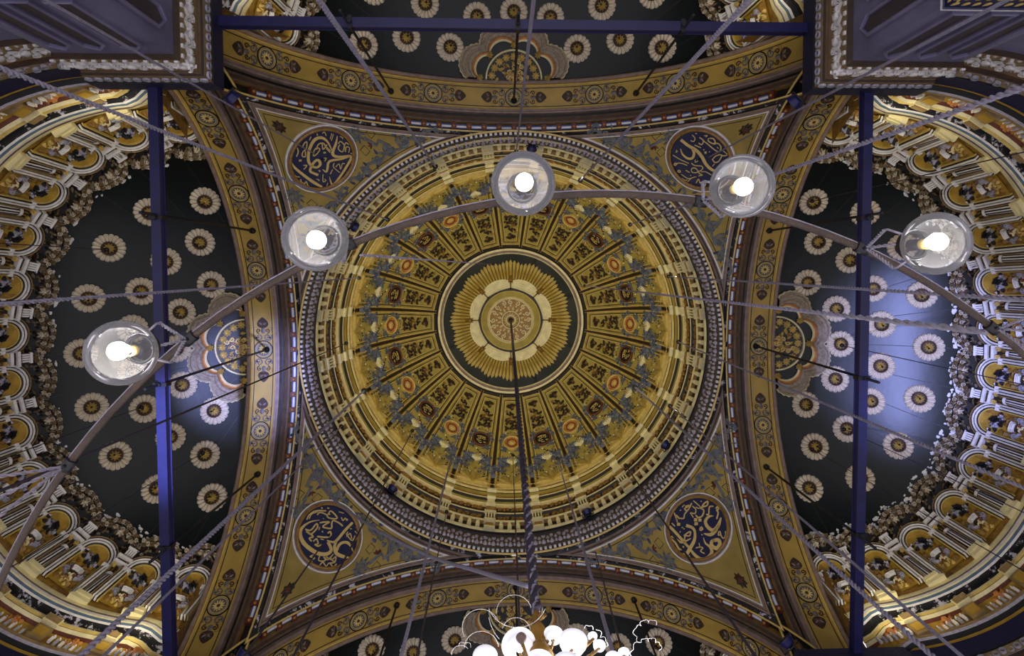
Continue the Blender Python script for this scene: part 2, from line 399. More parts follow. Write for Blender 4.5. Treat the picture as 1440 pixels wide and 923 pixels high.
for k in range(16):
    a = 2 * PI * k / 16
    b.spiral(G, 1.18 * math.cos(a), 1.18 * math.sin(a), .17, a, 1.2, .06, .3, .46, 0, 10, 1 if k % 2 else -1)
    b.leaf(G, .62 * math.cos(a + .2), .62 * math.sin(a + .2), a + .2, .36, .2, .3, .46, 0)
    b.bump(G, .95 * math.cos(a), .95 * math.sin(a), .08, .3, .45, 0)
    b.leaf(G, .2 * math.cos(a), .2 * math.sin(a), a + .5, .36, .13, .3, .5, 0)
b.ring(G, 0, 0, .58, .05, .3, .46, 0); b.ring(G, 0, 0, .3, .05, .3, .46, 0); b.ring(G, 0, 0, 1.42, .05, .3, .46, 0)
b.build('medallion_scrollwork', ['cream'], med)
b = MB(); b.bump(G, 0, 0, .16, .3, .75, 0, 10); b.build('chain_hook', 'black_iron', med)

# drum: relief ring, ledge, cornice
def strips(b, rows, n, ml, a0=0, a1=2 * PI, mod=None):
    for (r0, h0, r1, h1, mt) in rows:
        if mt not in ml: ml.append(mt)
        b.grid(lambda u, v: ((r0 + (r1 - r0) * v) * (mod(u, h0 + (h1 - h0) * v) if mod else 1) * math.cos(u), (r0 + (r1 - r0) * v) * (mod(u, h0 + (h1 - h0) * v) if mod else 1) * math.sin(u), h0 + (h1 - h0) * v), lin(a0, a1, n + 1), (0, 1), ml.index(mt))
def profile(pts):              # [(r, H, material of the strip that follows)]
    return [(pts[i][0], pts[i][1], pts[i + 1][0], pts[i + 1][1], pts[i][2]) for i in range(len(pts) - 1)]
def lathe_part(name, pts, parent, n=144):
    b = MB(); ml = []; strips(b, profile(pts), n, ml); return b.build(name, ml, parent)
lathe_part('ring_moulding', [(10.46, 31.25, 'gilt'), (10.38, 31.28, 'gilt_dark'), (10.38, 31.36, 'black'), (10.36, 31.44, 'black'), (10.22, 31.5, 'brown'), (10.15, 31.8, 'brown'), (10.12, 32.5, 'navy'), (10.14, 32.9, 'black'), (10.45, 33.0, 'black'), (10.45, 33.55, 'black')], dome)
b = MB()
for k in range(270):
    a = 2 * PI * k / 270; bx = lambda x, y, h: ((10.40 - h) * math.cos(a + x / 10.3), (10.40 - h) * math.sin(a + x / 10.3), 31.36 + y)
    b.box(bx, -.06, .06, 0, .14, 0, .13)
o = b.build('bead_course', ['white'], dome); o['kind'] = 'stuff'
b = MB(); rnd = random.Random(7)
for k in range(150):
    a = 2 * PI * k / 150; q = lambda x, y, h: ((10.2 - h) * math.cos(a + x / 10.1), (10.2 - h) * math.sin(a + x / 10.1), 31.6 + y)
    b.leaf(q, 0, 0, PI / 2, .5, .3, .0, .2, 0); b.leaf(q, .2, .42, PI / 2, .44, .3, .0, .17, 0)
    b.spiral(q, .02, .66, .12, k, 1.1, .05, .05, .16, 0, 6)
    b.bump(q, .2, .12, .08, .02, .17, 0, 5)
o = b.build('leaf_course', ['lilac'], dome); o['kind'] = 'stuff'
lathe_part('drum_cornice', [(10.5, 33.5, 'black'), (10.28, 33.55, 'cream'), (10.22, 33.62, 'cream'), (10.22, 33.8, 'dark_brown'), (10.30, 33.85, 'black'), (10.32, 34.5, 'gilt_dark'), (10.12, 34.55, 'cream'), (10.08, 34.72, 'cream'), (10.16, 34.78, 'gilt_dark'), (10.22, 34.9, 'dark_brown'), (10.22, 35.45, 'black'), (10.05, 35.55, 'cream'), (10.03, 35.68, 'gilt'), (10.12, 35.72, 'black'), (10.12, 35.8, 'gilt_dark'), (10.14, 36.0, 'dark_brown'), (10.12, 36.55, 'gilt'), (9.95, 36.6, 'cream'), (9.92, 36.75, 'gilt'), (10.0, 36.8, 'dark_brown'), (10.0, 36.95, 'dome_gold'), (9.98, 37.25, 'black'), (9.86, 37.4, 'cream'), (9.84, 37.5, 'red_brown'), (9.86, 37.6, 'gilt_dark'), (9.84, 37.8, 'dome_gold'), (9.82, 38.2, 'black'), (9.8, 38.3, 'gilt'), (9.72, 38.35, 'cream'), (9.72, 38.5, 'gilt'), (9.82, 38.65, 'gilt')], dome)  # recessed courses painted black and brown to put shade into them
b = MB(); rnd = random.Random(9)
for k in range(24 * 7):         # carved leaf friezes of the cornice
    a = 2 * PI * k / 168
    for r, h, L in ((10.2, 34.98, .46), (10.1, 36.05, .42)):
        q = lambda x, y, z: ((r - z) * math.cos(a + x / r), (r - z) * math.sin(a + x / r), h + y)
        b.spiral(q, -.02, .22, .16, k * 1.3, 1.2, .07, 0, .1, 0, 7, 1 if k % 2 else -1); b.leaf(q, .1, .05, 1.2 if k % 2 else 1.9, L, .16, 0, .12, 0)
o = b.build('frieze_foliage', ['gilt_dark'], dome); o['kind'] = 'stuff'
b = MB()
q0 = lambda x, y, h: ((10.34 - h) * math.cos(x / 10.2), (10.34 - h) * math.sin(x / 10.2), y)
b.box(q0, -.11, .11, 33.9, 34.3, 0, .2); b.box(q0, -.08, .08, 34.3, 34.5, 0, .27)
brk_me = b.mesh('cornice_bracket', ['cream'])
b = MB()
b.box(q0, -.30, .30, 33.55, 33.8, 0, .30); b.box(q0, -.2, .2, 33.8, 34.5, 0, .18, 2); b.box(q0, -.32, .32, 34.5, 34.72, 0, .36)
b.box(q0, -.31, .31, 34.75, 35.5, .05, .26, 1); b.box(q0, -.34, .34, 35.52, 35.7, 0, .42)
for x in (-.24, -.08, .08, .24): b.box(q0, x - .04, x + .04, 34.82, 35.45, .2, .38)
b.box(q0, -.22, .22, 35.72, 36.5, .1, .34, 2); b.box(q0, -.27, .27, 36.5, 36.75, .2, .50); b.box(q0, -.22, .22, 36.8, 37.35, .2, .48)
b.box(q0, -.27, .27, 37.35, 37.55, .3, .60); b.box(q0, -.3, .3, 38.25, 38.5, .4, .72)
tri_me = b.mesh('triglyph_block', ['cream', 'black', 'gilt_dark'])
for k in range(24):
    a = R_(90 + 7.5 + 15 * k); link('triglyph_block', tri_me, dome, rot=(0, 0, a))
    for j in range(4): link('cornice_bracket', brk_me, dome, rot=(0, 0, a + R_(3.6 + 2.6 * j)))
# ------------------------------------------------------------------ the four great arches
RA, ZA = 11.75, 19.92
SIDES = ['right', 'bottom', 'left', 'top']
def A(t, v, h):                # t metres along the arch from its crown, v = distance from the bay centre, h below the soffit; origin at the arch axis
    a = t / RA; r = RA - h
    return (v, r * math.sin(a), r * math.cos(a))
AM = 1.36                      # half angle built
ROWS = [  # (v, h) profile of the arch from the dome side out, with the material of each strip
 (10.50, .02, 'gilt'), (10.58, .04, 'black'), (10.66, -.16, 'black'), (10.98, -.16, 'gilt_dark'), (11.02, .02, 'wood'), (11.10, .04, 'brown'), (11.24, .02, 'wood'), (11.30, .08, 'black'), (11.34, -.10, 'black'), (11.46, -.10, 'mauve'), (11.50, .10, 'mauve'), (11.58, .12, 'dark_brown'), (11.61, .06, 'mauve'), (11.70, .07, 'gilt'), (11.74, .0, 'gold_paint'),
 (12.84, .0, 'gilt'), (12.88, .07, 'gilt_dark'), (12.94, .04, 'mauve'), (13.04, .10, 'mauve'), (13.10, .06, 'dark_brown'), (13.16, -.1, 'dark_brown')]
b = MB(); ml = []
for i in range(len(ROWS) - 1):
    v0, h0, mt = ROWS[i]; v1, h1, _ = ROWS[i + 1]
    if mt not in ml: ml.append(mt)
    b.grid(lambda u, q: A(u * RA, v0 + (v1 - v0) * q, h0 + (h1 - h0) * q), lin(-AM, AM, 97), (0, 1), ml.index(mt))
for v in (11.84, 12.74):
    b.ribbon([(t, v) for t in lin(-AM * RA, AM * RA, 97)], .035, A, 0, .012, ml.index('black') if 'black' in ml else 0)
soff_me = b.mesh('arch_soffit', ml)
VC = 12.29
b = MB(); b.disc(lambda x, y, h: A(x, VC + y, h), 0, 0, .44, 0, .02, 0, 36); med_a = b.mesh('arch_medallion', ['med_grey'])
SA = lambda x, y, h: A(x, VC + y, h)
b = MB(); b.ring(SA, 0, 0, .43, .045, .0, .04, 0, 40); b.ring(SA, 0, 0, .33, .022, .0, .035, 1, 32); b.ring(SA, 0, 0, .385, .02, 0, .035, 1, 32)
m_ring = ('medallion_ring', b.mesh('medallion_ring', ['black', 'gilt']), [])
b = MB()
for k in range(12): b.leaf(SA, .07 * math.cos(k * PI / 6), .07 * math.sin(k * PI / 6), k * PI / 6, .2, .08, .02, .05, 0)
b.bump(SA, 0, 0, .06, .02, .07, 1)
m_fl = ('medallion_flower', b.mesh('medallion_flower', ['gilt', 'dark_brown']), [])
b = MB()
for sx in (-1, 1):
    for sy in (-1, 1):
        b.spiral(SA, sx * .63, sy * .21, .21, (0 if sx > 0 else PI) + sy * sx * 1.2, 1.25, .07, 0, .035, 0, 14, sx * sy)
        b.spiral(SA, sx * .93, sy * .20, .13, (PI if sx > 0 else 0), 1.1, .05, 0, .03, 1, 10, -sx * sy)
        b.ribbon([(sx * .98, sy * .38), (sx * .98, sy * .26), (sx * 1.1, sy * .26), (sx * 1.1, sy * .42), (sx * .88, sy * .42)], .02, SA, 0, .02, 2)
        b.leaf(SA, sx * .52, sy * .40, (0 if sx > 0 else PI) - sx * sy * .9, .2, .1, 0, .04, 1)
    b.leaf(SA, sx * .80, 0, 0 if sx > 0 else PI, .34, .22, 0, .04, 0)
m_sc = ('medallion_scrollwork', b.mesh('medallion_scrollwork', ['scroll_grey', 'dark_brown', 'gilt_dark']), [])
b = MB()
def pal(sx, grow, hh, mi):
    P = []
    for i in range(24):
        a = 2 * PI * i / 24; r = .27 + grow
        x = math.cos(a) * r * (1.25 if math.cos(a) > 0 else .75) ; y = math.sin(a) * r * (1 - .55 * max(0, math.cos(a)) ** 2)
        P.append((sx * (1.26 + x), y))
    b.prism(P, SA, 0, hh, mi)
for sx in (-1, 1):
    pal(sx, 0, .02, 0)
    for k in range(5):
        a = R_(-100 + 50 * k); b.leaf(SA, sx * 1.20, 0, a if sx > 0 else PI - a, .24, .11, .02, .05, 1 if k % 2 else 2)
    b.bump(SA, sx * 1.2, 0, .07, .02, .06, 2, 6)
m_pal = ('medallion_palmette', b.mesh('medallion_palmette', ['dark_brown', 'mauve', 'brown']), [])
b = MB(); SD = lambda x, y, h: A(x, 10.82 + y, h)
b.grid(lambda u, q: A(u, 10.82 + .13 * math.cos(q), -.12 + .16 * math.sin(q)), (-.24, .24), lin(0, PI, 7), 0)
b.grid(lambda u, q: A(u, 10.82 + .135 * math.cos(q), -.12 + .166 * math.sin(q)), (-.24, .24), lin(1.5, 2.2, 4), 1)  # white strip is a highlight painted along the bar
bar_me = b.mesh('cornice_bar', ['bar_blue', 'white'])
b = MB(); b.box(SD, -.12, .12, -.16, .16, -.15, .06, 0); b.bump(SD, 0, 0, .07, .06, .12, 1)
blk_me = b.mesh('cornice_block', ['red_brown', 'orange'])
arches = []
LA = {'right': 'golden great arch curving down the right side of the dome', 'left': 'golden great arch curving down the left side of the dome, beside the bluish glow', 'top': 'golden great arch running across above the dome, behind the horizontal tie beam', 'bottom': 'golden great arch running across below the dome, partly behind the glass chandelier'}
for k, s in enumerate(SIDES):
    r = root('great_arch', (X0, Y0, ZA), LA[s], 'arch', None, 'structure', k * PI / 2); arches.append(r)
    link('arch_soffit', soff_me, r)
    for j in range(-3, 4):
        o = link('arch_medallion', med_a, r, rot=(-.335 * j, 0, 0))
        for t in (m_ring, m_fl, m_sc, m_pal): spawn(t, o)
    n = 17
    for j in range(-n, n + 1): link('cornice_block', blk_me, r, rot=(.0625 * j, 0, 0))
    for j in range(-n, n): link('cornice_bar', bar_me, r, rot=(.0625 * (j + .5), 0, 0))
    b = MB(); 
    b.grid(lambda u, v: (13.16, (RA + .05 + 1.2 * v) * math.sin(u), (RA + .05 + 1.2 * v) * math.cos(u)), lin(-AM, AM, 49), (0, 1))
    for sg in (-1, 1): b.grid(lambda u, v: (13.26, sg * (math.sqrt(RA * RA - (u - ZA) ** 2) - .6 + 1.4 * v), u - ZA), lin(20.5, 26.6, 20), (0, 1), 0, False)
    b.build('arch_back', 'gilt_dark', r)

# ------------------------------------------------------------------ pendentives
ZS, RS = 19.85, 15.72
def P_(x, y, h):               # plan position on the sphere of the pendentives, h in front of it
    d = Vector((x, y, math.sqrt(max(.1, RS * RS - x * x - y * y)))).normalized() * (RS - h)
    return (d.x, d.y, d.z)
def tri(d, dp, n=40):          # outline of the pendentive with insets d (arches) and dp (ring)
    x = 10.56 - d; r = 10.40 + dp; y = math.sqrt(max(.0, r * r - x * x))
    a0 = math.atan2(y, x); a1 = PI / 2 - a0
    arc = [(r * math.cos(t), r * math.sin(t)) for t in lin(a1, a0, n)]
    s1 = [(x, t) for t in lin(y, x, n)]; s2 = [(t, x) for t in lin(x, y, n)]
    return arc[:-1] + s1[:-1] + s2[:-1]
def band(b, i0, i1, h0, h1, m):
    q0, q1 = tri(*i0), tri(*i1); n = len(q0); base = len(b.v)
    b.v += [P_(*p, h0) for p in q0] + [P_(*p, h1) for p in q1]
    for i in range(n): j = (i + 1) % n; b.face((base + i, base + j, base + n + j, base + n + i), m)
b = MB()
x = 10.56 - .30; r0 = 10.40 + .44
y = math.sqrt(r0 * r0 - x * x); a0 = math.atan2(y, x)
n = 60; B = [(x, t) for t in lin(y, x, n // 2 + 1)] + [(t, x) for t in lin(x, y, n // 2 + 1)][1:]
Aa = [(r0 * math.cos(t), r0 * math.sin(t)) for t in lin(a0, PI / 2 - a0, n + 1)]
b.grid(lambda i, v: P_(Aa[i][0] + (B[i][0] - Aa[i][0]) * v, Aa[i][1] + (B[i][1] - Aa[i][1]) * v, .0), range(n + 1), lin(0, 1, 9))
pf_me = b.mesh('pendentive_field', ['pend_gold'])
b = MB()
ins = [((-.05, -.12), .02, 'gilt'), ((.0, -.02), .04, 'black_worn'), ((.0, .0), -.04, 'black_worn'), ((.13, .2), -.04, 'dark_brown'), ((.14, .21), .05, 'mauve'), ((.2, .30), .06, 'dark_brown'), ((.22, .33), .02, 'mauve'), ((.28, .39), .05, 'white'), ((.31, .43), .05, 'white'), ((.33, .45), -.02, 'gilt_dark')]
ml = []
for i in range(len(ins) - 1):
    if ins[i][2] not in ml: ml.append(ins[i][2])
    band(b, ins[i][0], ins[i + 1][0], ins[i][1], ins[i + 1][1], ml.index(ins[i][2]))
fr_me = b.mesh('pendentive_frame', ml)
b = MB(); rnd = random.Random(3)
def pa(phi, r): a = R_(45 + phi); return (r * math.cos(a), r * math.sin(a))
b.ribbon(tri(.42, .56), .025, P_, 0, .015, 2, True)
for sg in (-1, 1):
    for i, (ph, rr, sz) in enumerate(((3, 11.12, .13), (6.2, 11.15, .16), (9.5, 11.2, .2), (13.2, 11.3, .27), (17.2, 11.3, .30), (20.6, 11.22, .24), (23.4, 11.2, .18), (25.6, 11.2, .13))):
        x, y = pa(sg * ph, rr); b.spiral(P_, x, y, sz, R_(45 + sg * ph) + (2.4 if i % 2 else -.7) * sg, 1.5, sz * .42, 0, .05, 0, 18, sg * (1 if i % 2 else -1))
        for q in range(5): b.leaf(P_, x + rnd.uniform(-.3, .3), y + rnd.uniform(-.3, .3), rnd.uniform(0, 6), .26, .13, 0, .05, 0 if q % 3 else 1)
    pts = [pa(sg * t, 11.17 + .1 * math.sin(t * 1.1)) for t in lin(1, 26.5, 26)]; b.ribbon(pts, .09, P_, 0, .04, 0)
    x, y = pa(sg * 9.3, 12.35); b.spiral(P_, x, y, .27, R_(45) + sg * 1.5, 1.7, .11, 0, .05, 0, 22, -sg)
    for q in range(9): a = 6.28 * q / 9; b.leaf(P_, x + .22 * math.cos(a), y + .22 * math.sin(a), a + .6, .2, .1, 0, .05, 0)
    pts = [pa(sg * 13.5, 11.45), pa(sg * 12.4, 11.75), pa(sg * 11.4, 11.65), pa(sg * 10.2, 12.1)]; b.ribbon(pts, .12, P_, 0, .04, 0)
    for (ph, r1) in ((8.6, 11.72), (11.9, 12.1), (8.6, 13.1)):
        c = pa(sg * ph, r1); b.ribbon([(c[0] - .2, c[1]), (c[0], c[1] + .2), (c[0] + .2, c[1]), (c[0], c[1] - .2)], .025, P_, 0, .015, 2, True)
    x, y = pa(sg * 10.6, 11.75)
    for q in range(5): b.leaf(P_, x, y, rnd.uniform(0, 6), .22, .09, 0, .05, 3)
for q in range(70):            # spray in the outer corner
    x, y = rnd.uniform(8.6, 10.12), rnd.uniform(8.6, 10.12)
    if math.hypot(x - 8.72, y - 8.66) < 1.84: continue
    if math.hypot(x - 9.8, y - 9.8) < .2: continue
    if q % 2: b.spiral(P_, min(x, 10.0), min(y, 10.0), .15, rnd.uniform(0, 6), 1.3, .07, 0, .05, 0, 12)
    else: b.leaf(P_, x, y, math.atan2(9.3 - y, 9.3 - x) + rnd.uniform(-.8, .8), .26, .14, 0, .06, 0 if q % 3 else 4)
for q in range(8): b.leaf(P_, 9.82, 9.82, q * PI / 4, .22, .14, .02, .08, 2)
b.bump(P_, 9.82, 9.82, .09, .02, .1, 3)
orn_me = b.mesh('pendentive_scrollwork', ['grey_blue', 'blue', 'dark_brown', 'red_brown', 'lilac'])
LP = ['gold pendentive with blue scrolls at the lower right of the dome', 'gold pendentive with blue scrolls at the lower left of the dome', 'gold pendentive with blue scrolls at the upper left of the dome', 'gold pendentive with blue scrolls at the upper right, half behind a glass globe']
for k in range(4):
    r = root('pendentive', (X0, Y0, ZS), LP[k], 'pendentive', None, 'structure', k * PI / 2)
    o = link('pendentive_field', pf_me, r); link('pendentive_scrollwork', orn_me, o); link('pendentive_frame', fr_me, r)

# ------------------------------------------------------------------ calligraphy roundels, each traced stroke by stroke in its own plane
ROUND = [
 ('TL', (-8.74, -8.80, 29.50), (400, 174), (453.5, 224.5), 'navy roundel with a big looped gold stroke and long straight blade, upper left',
  [(26, 'f', [(95, 490), (130, 550), (250, 650), (370, 735), (470, 790)], [4, 26, 30, 34, 20]), (30, 'f', [(660, 150), (640, 250), (600, 360), (630, 405), (720, 410), (815, 405), (835, 430)], [6, 26, 34, 30, 24, 30, 30]),
   (30, 'f', [(835, 430), (740, 590), (640, 730), (590, 755), (560, 660)], [30, 28, 26, 22, 5]), (28, 'f', [(815, 405), (700, 440), (560, 470), (535, 560), (520, 600), (475, 570)], [22, 26, 28, 26, 20, 6]),
   (30, 'f', [(590, 330), (540, 230), (470, 175), (390, 190), (335, 260), (300, 370), (300, 470), (340, 530)], [8, 20, 30, 36, 34, 32, 30, 28]),
   (30, 'f', [(340, 530), (400, 545), (445, 510), (430, 460), (390, 460), (340, 520), (320, 590), (370, 620), (420, 640)], [26, 26, 30, 30, 28, 28, 26, 24, 30]),
   (12, '', [(360, 350), (400, 300), (440, 320), (400, 380), (360, 400), (370, 330)]), (13, '', [(400, 320), (420, 260), (480, 240), (520, 290), (575, 340)]), (12, '', [(470, 235), (480, 320), (530, 260)]), (10, '', [(520, 310), (570, 360)]), (18, '', [(485, 360), (515, 360)]),
   (11, '', [(690, 260), (670, 310), (720, 350), (750, 280), (700, 220), (670, 250)]), (10, '', [(730, 350), (760, 240), (800, 260)]), (10, '', [(760, 350), (770, 290), (810, 300), (800, 360)]), (12, '', [(825, 365), (845, 375)]),
   (9, '', [(620, 490), (610, 540), (690, 610)]), (9, '', [(640, 540), (680, 500), (700, 570), (720, 500), (750, 500)]), (9, '', [(600, 570), (570, 630)]),
   (11, '', [(160, 300), (170, 350), (150, 410)]), (12, '', [(220, 300), (250, 240), (280, 230), (270, 310), (230, 350), (220, 400), (260, 410), (260, 340)]), (22, '', [(180, 458), (212, 458)]), (10, '', [(235, 520), (280, 520), (240, 570)]),
   (9, '', [(330, 160), (310, 210), (320, 180)]), (9, '', [(400, 120), (415, 140), (400, 145)]), (9, '', [(470, 120), (500, 105), (520, 150)]), (8, '', [(590, 120), (570, 190)]), (8, '', [(610, 130), (585, 210)]), (8, '', [(690, 160), (720, 170), (725, 190)]),
   (10, '', [(490, 430), (520, 430), (500, 470)]), (9, '', [(480, 630), (480, 720), (515, 710), (500, 690)]), (9, '', [(400, 690), (430, 700), (430, 715)]), (9, '', [(540, 740), (520, 800)]), (10, '', [(125, 640), (150, 660), (190, 665)]), (12, '', [(200, 690), (210, 730), (240, 740)]), (11, '', [(240, 770), (270, 720), (290, 770), (320, 790)]), (9, '', [(425, 580), (445, 590), (430, 600)]), (10, '', [(775, 600), (790, 605)])]),
 ('TR', (8.65, -8.84, 29.55), (934, 174), (984, 224.5), 'navy roundel of thin gold script partly hidden behind a lit glass globe',
  [(34, 'f', [(210, 200), (300, 270), (400, 330), (470, 410), (520, 500), (590, 570), (680, 600)], [34, 34, 36, 38, 36, 34, 20]), (26, 'f', [(355, 310), (375, 370), (350, 430), (290, 430), (230, 380), (205, 310)], [30, 28, 28, 26, 20, 4]),
   (9, '', [(110, 390), (200, 445), (310, 495)]), (10, '', [(130, 490), (160, 500), (140, 520), (125, 505), (200, 490), (290, 520)]), (10, '', [(150, 330), (165, 345), (145, 355)]), (10, '', [(170, 590), (190, 580), (205, 600), (180, 605), (170, 590)]),
   (10, '', [(340, 490), (380, 520), (470, 530), (475, 570), (400, 610), (345, 600), (350, 555), (400, 560), (440, 620), (480, 640), (430, 650)]), (9, '', [(460, 600), (520, 600), (590, 640)]), (10, '', [(390, 450), (390, 480), (430, 460)]),
   (12, '', [(440, 170), (490, 210), (470, 260), (430, 240)]), (12, '', [(490, 210), (540, 250), (670, 350), (710, 300), (680, 250), (620, 240)]), (13, '', [(570, 180), (620, 190), (640, 250), (590, 240), (550, 210), (560, 180)]), (9, '', [(660, 290), (680, 310)]),
   (10, '', [(380, 265), (460, 300)]), (12, '', [(490, 320), (500, 330)]), (11, '', [(505, 355), (525, 350), (520, 370), (505, 355)]), (11, '', [(560, 348), (572, 352)]), (11, '', [(600, 440), (630, 480), (680, 470), (720, 390), (650, 400), (610, 440)]), (10, '', [(680, 380), (740, 400), (790, 390)]), (9, '', [(740, 340), (790, 380)]),
   (9, '', [(350, 140), (385, 180), (370, 220), (330, 210)]), (9, '', [(390, 120), (410, 125)]), (9, '', [(500, 150), (540, 145), (520, 165)]), (9, '', [(270, 580), (320, 610)]), (9, '', [(215, 630), (290, 680), (340, 680)]), (9, '', [(290, 730), (340, 680), (400, 660)]), (9, '', [(220, 680), (260, 705), (290, 700)]),
   (11, '', [(400, 740), (430, 690), (450, 740), (480, 720), (520, 740), (500, 790), (460, 800)]), (9, '', [(320, 765), (340, 750)]), (9, '', [(375, 775), (400, 790), (420, 780)]), (9, '', [(330, 640), (335, 650)]), (9, '', [(605, 530), (630, 500)])]),
 ('BR', (8.69, 8.53, 29.80), (929, 691), (981, 742.5), 'navy roundel with bold curved gold script and four small squares, lower right pendentive',
  [(34, 'f', [(660, 310), (600, 320), (560, 380), (590, 450), (660, 490), (720, 430), (755, 330)], [5, 26, 34, 36, 40, 40, 12]), (34, 'f', [(730, 410), (680, 500), (620, 545), (540, 530)], [20, 40, 36, 10]), (36, 'f', [(650, 620), (720, 610), (740, 660), (700, 715), (640, 680), (640, 630), (680, 610)], [34, 38, 40, 40, 38, 34, 34]),
   (30, 'f', [(535, 580), (560, 650), (620, 700), (640, 770), (580, 840), (500, 850), (430, 800), (380, 740)], [6, 18, 26, 36, 38, 36, 32, 24]), (36, 'f', [(320, 430), (400, 460), (430, 520), (420, 620), (370, 710), (320, 790), (250, 790), (180, 720), (150, 640)], [34, 30, 26, 34, 40, 38, 34, 26, 8]),
   (32, 'f', [(110, 440), (180, 510), (270, 610), (350, 700)], [30, 30, 30, 26]), (22, 'f', [(100, 590), (150, 570), (220, 620), (280, 640), (380, 590)], [10, 20, 22, 24, 8]), (20, '', [(120, 590), (180, 640), (240, 730), (290, 690)]),
   (15, '', [(290, 560), (340, 520), (375, 510), (360, 560), (310, 560), (300, 620), (320, 660)]), (36, '', [(418, 358), (458, 358)]), (34, '', [(473, 362), (510, 362)]), (36, '', [(424, 408), (466, 408)]), (34, '', [(206, 415), (246, 415)]),
   (16, '', [(490, 470), (510, 450), (525, 475), (500, 490), (490, 470)]), (12, '', [(440, 710), (490, 700), (530, 710), (500, 750), (550, 780)]), (10, '', [(480, 650), (490, 690)]), (12, '', [(730, 500), (720, 550), (750, 540), (740, 500)]), (12, '', [(750, 545), (780, 590), (810, 560), (810, 500)]),
   (15, '', [(690, 220), (710, 195), (725, 225), (700, 240), (720, 270), (700, 350)]), (15, '', [(660, 190), (610, 200), (600, 290), (570, 290)]), (16, '', [(520, 190), (550, 150), (590, 130), (580, 180), (520, 200), (490, 210), (540, 240), (520, 310), (470, 330), (440, 300)]),
   (13, '', [(410, 120), (490, 190)]), (13, '', [(400, 190), (440, 230), (430, 280), (380, 270)]), (12, '', [(440, 200), (480, 220)]), (12, '', [(370, 270), (410, 330)]), (15, '', [(310, 190), (370, 180), (300, 220), (340, 240), (390, 150)]), (14, '', [(340, 240), (300, 290), (290, 340), (240, 340)]), (16, '', [(170, 270), (200, 350), (210, 390), (190, 300), (240, 350)]), (10, '', [(270, 200), (300, 170)]), (12, '', [(240, 240), (255, 238)]), (12, '', [(265, 455), (280, 455)]), (12, '', [(285, 470), (300, 472)]), (9, '', [(250, 500), (240, 520)]), (12, '', [(140, 400), (180, 440)]), (12, '', [(500, 128), (515, 130)]), (12, '', [(510, 545), (525, 545)]), (10, '', [(360, 800), (370, 850), (400, 860)])]),
 ('BL', (-8.76, 8.53, 29.75), (410, 702), (462, 753.5), 'navy roundel with a large bowl-shaped gold stroke and crossed blade, lower left pendentive',
  [(38, 'f', [(350, 265), (240, 285), (140, 350), (105, 440), (150, 550), (240, 630), (330, 680), (430, 690), (490, 650), (480, 590), (450, 540)], [4, 14, 28, 38, 42, 42, 40, 38, 34, 34, 30]), (26, 'f', [(440, 520), (520, 540), (570, 510), (660, 400), (760, 295)], [14, 24, 30, 30, 26]),
   (34, 'f', [(560, 530), (535, 600), (560, 680), (640, 720), (740, 740)], [20, 34, 40, 36, 6]), (34, 'f', [(560, 650), (590, 580), (640, 545), (710, 555), (770, 660)], [26, 30, 28, 30, 4]), (14, '', [(320, 200), (350, 170), (400, 180), (450, 200), (490, 150), (570, 240), (470, 240), (440, 200), (480, 190)]), (14, '', [(430, 150), (300, 150), (220, 200), (190, 260)]), (11, '', [(330, 160), (250, 190), (220, 250)]), (16, '', [(370, 110), (385, 120)]), (14, '', [(445, 115), (470, 118)]),
   (16, '', [(640, 340), (590, 300), (520, 270), (500, 310), (500, 360), (470, 370), (390, 350), (420, 320), (470, 290), (400, 290), (350, 300)]), (16, '', [(170, 380), (240, 390), (310, 310), (320, 360), (240, 440), (180, 400), (270, 470), (220, 490), (250, 530)]), (17, '', [(450, 430), (480, 410), (490, 450), (440, 480), (320, 470)]), (15, '', [(270, 530), (310, 500), (330, 560), (290, 570), (330, 590), (370, 570)]), (10, '', [(350, 350), (340, 390)]), (12, '', [(380, 400), (390, 420)]), (11, '', [(360, 500), (400, 510)]), (12, '', [(395, 245), (402, 250)]),
   (11, '', [(620, 230), (640, 270), (670, 240), (690, 270), (700, 250)]), (11, '', [(680, 430), (720, 490), (760, 520), (790, 460)]), (11, '', [(700, 410), (690, 470), (730, 430), (750, 500)]), (11, '', [(770, 545), (830, 470)]), (9, '', [(730, 370), (750, 375)]), (9, '', [(790, 400), (820, 440)]), (9, '', [(590, 160), (650, 180)]), (9, '', [(800, 350), (815, 370)]), (11, '', [(270, 700), (230, 720), (290, 740), (230, 770), (260, 790)]),
   (12, '', [(350, 710), (340, 770), (420, 770), (400, 720), (450, 760), (520, 690)]), (12, '', [(430, 720), (500, 760), (550, 720), (540, 790), (480, 800)]), (12, '', [(350, 830), (390, 790), (430, 840), (470, 800), (520, 850), (560, 810)]), (10, '', [(480, 720), (520, 780), (560, 750)])])]
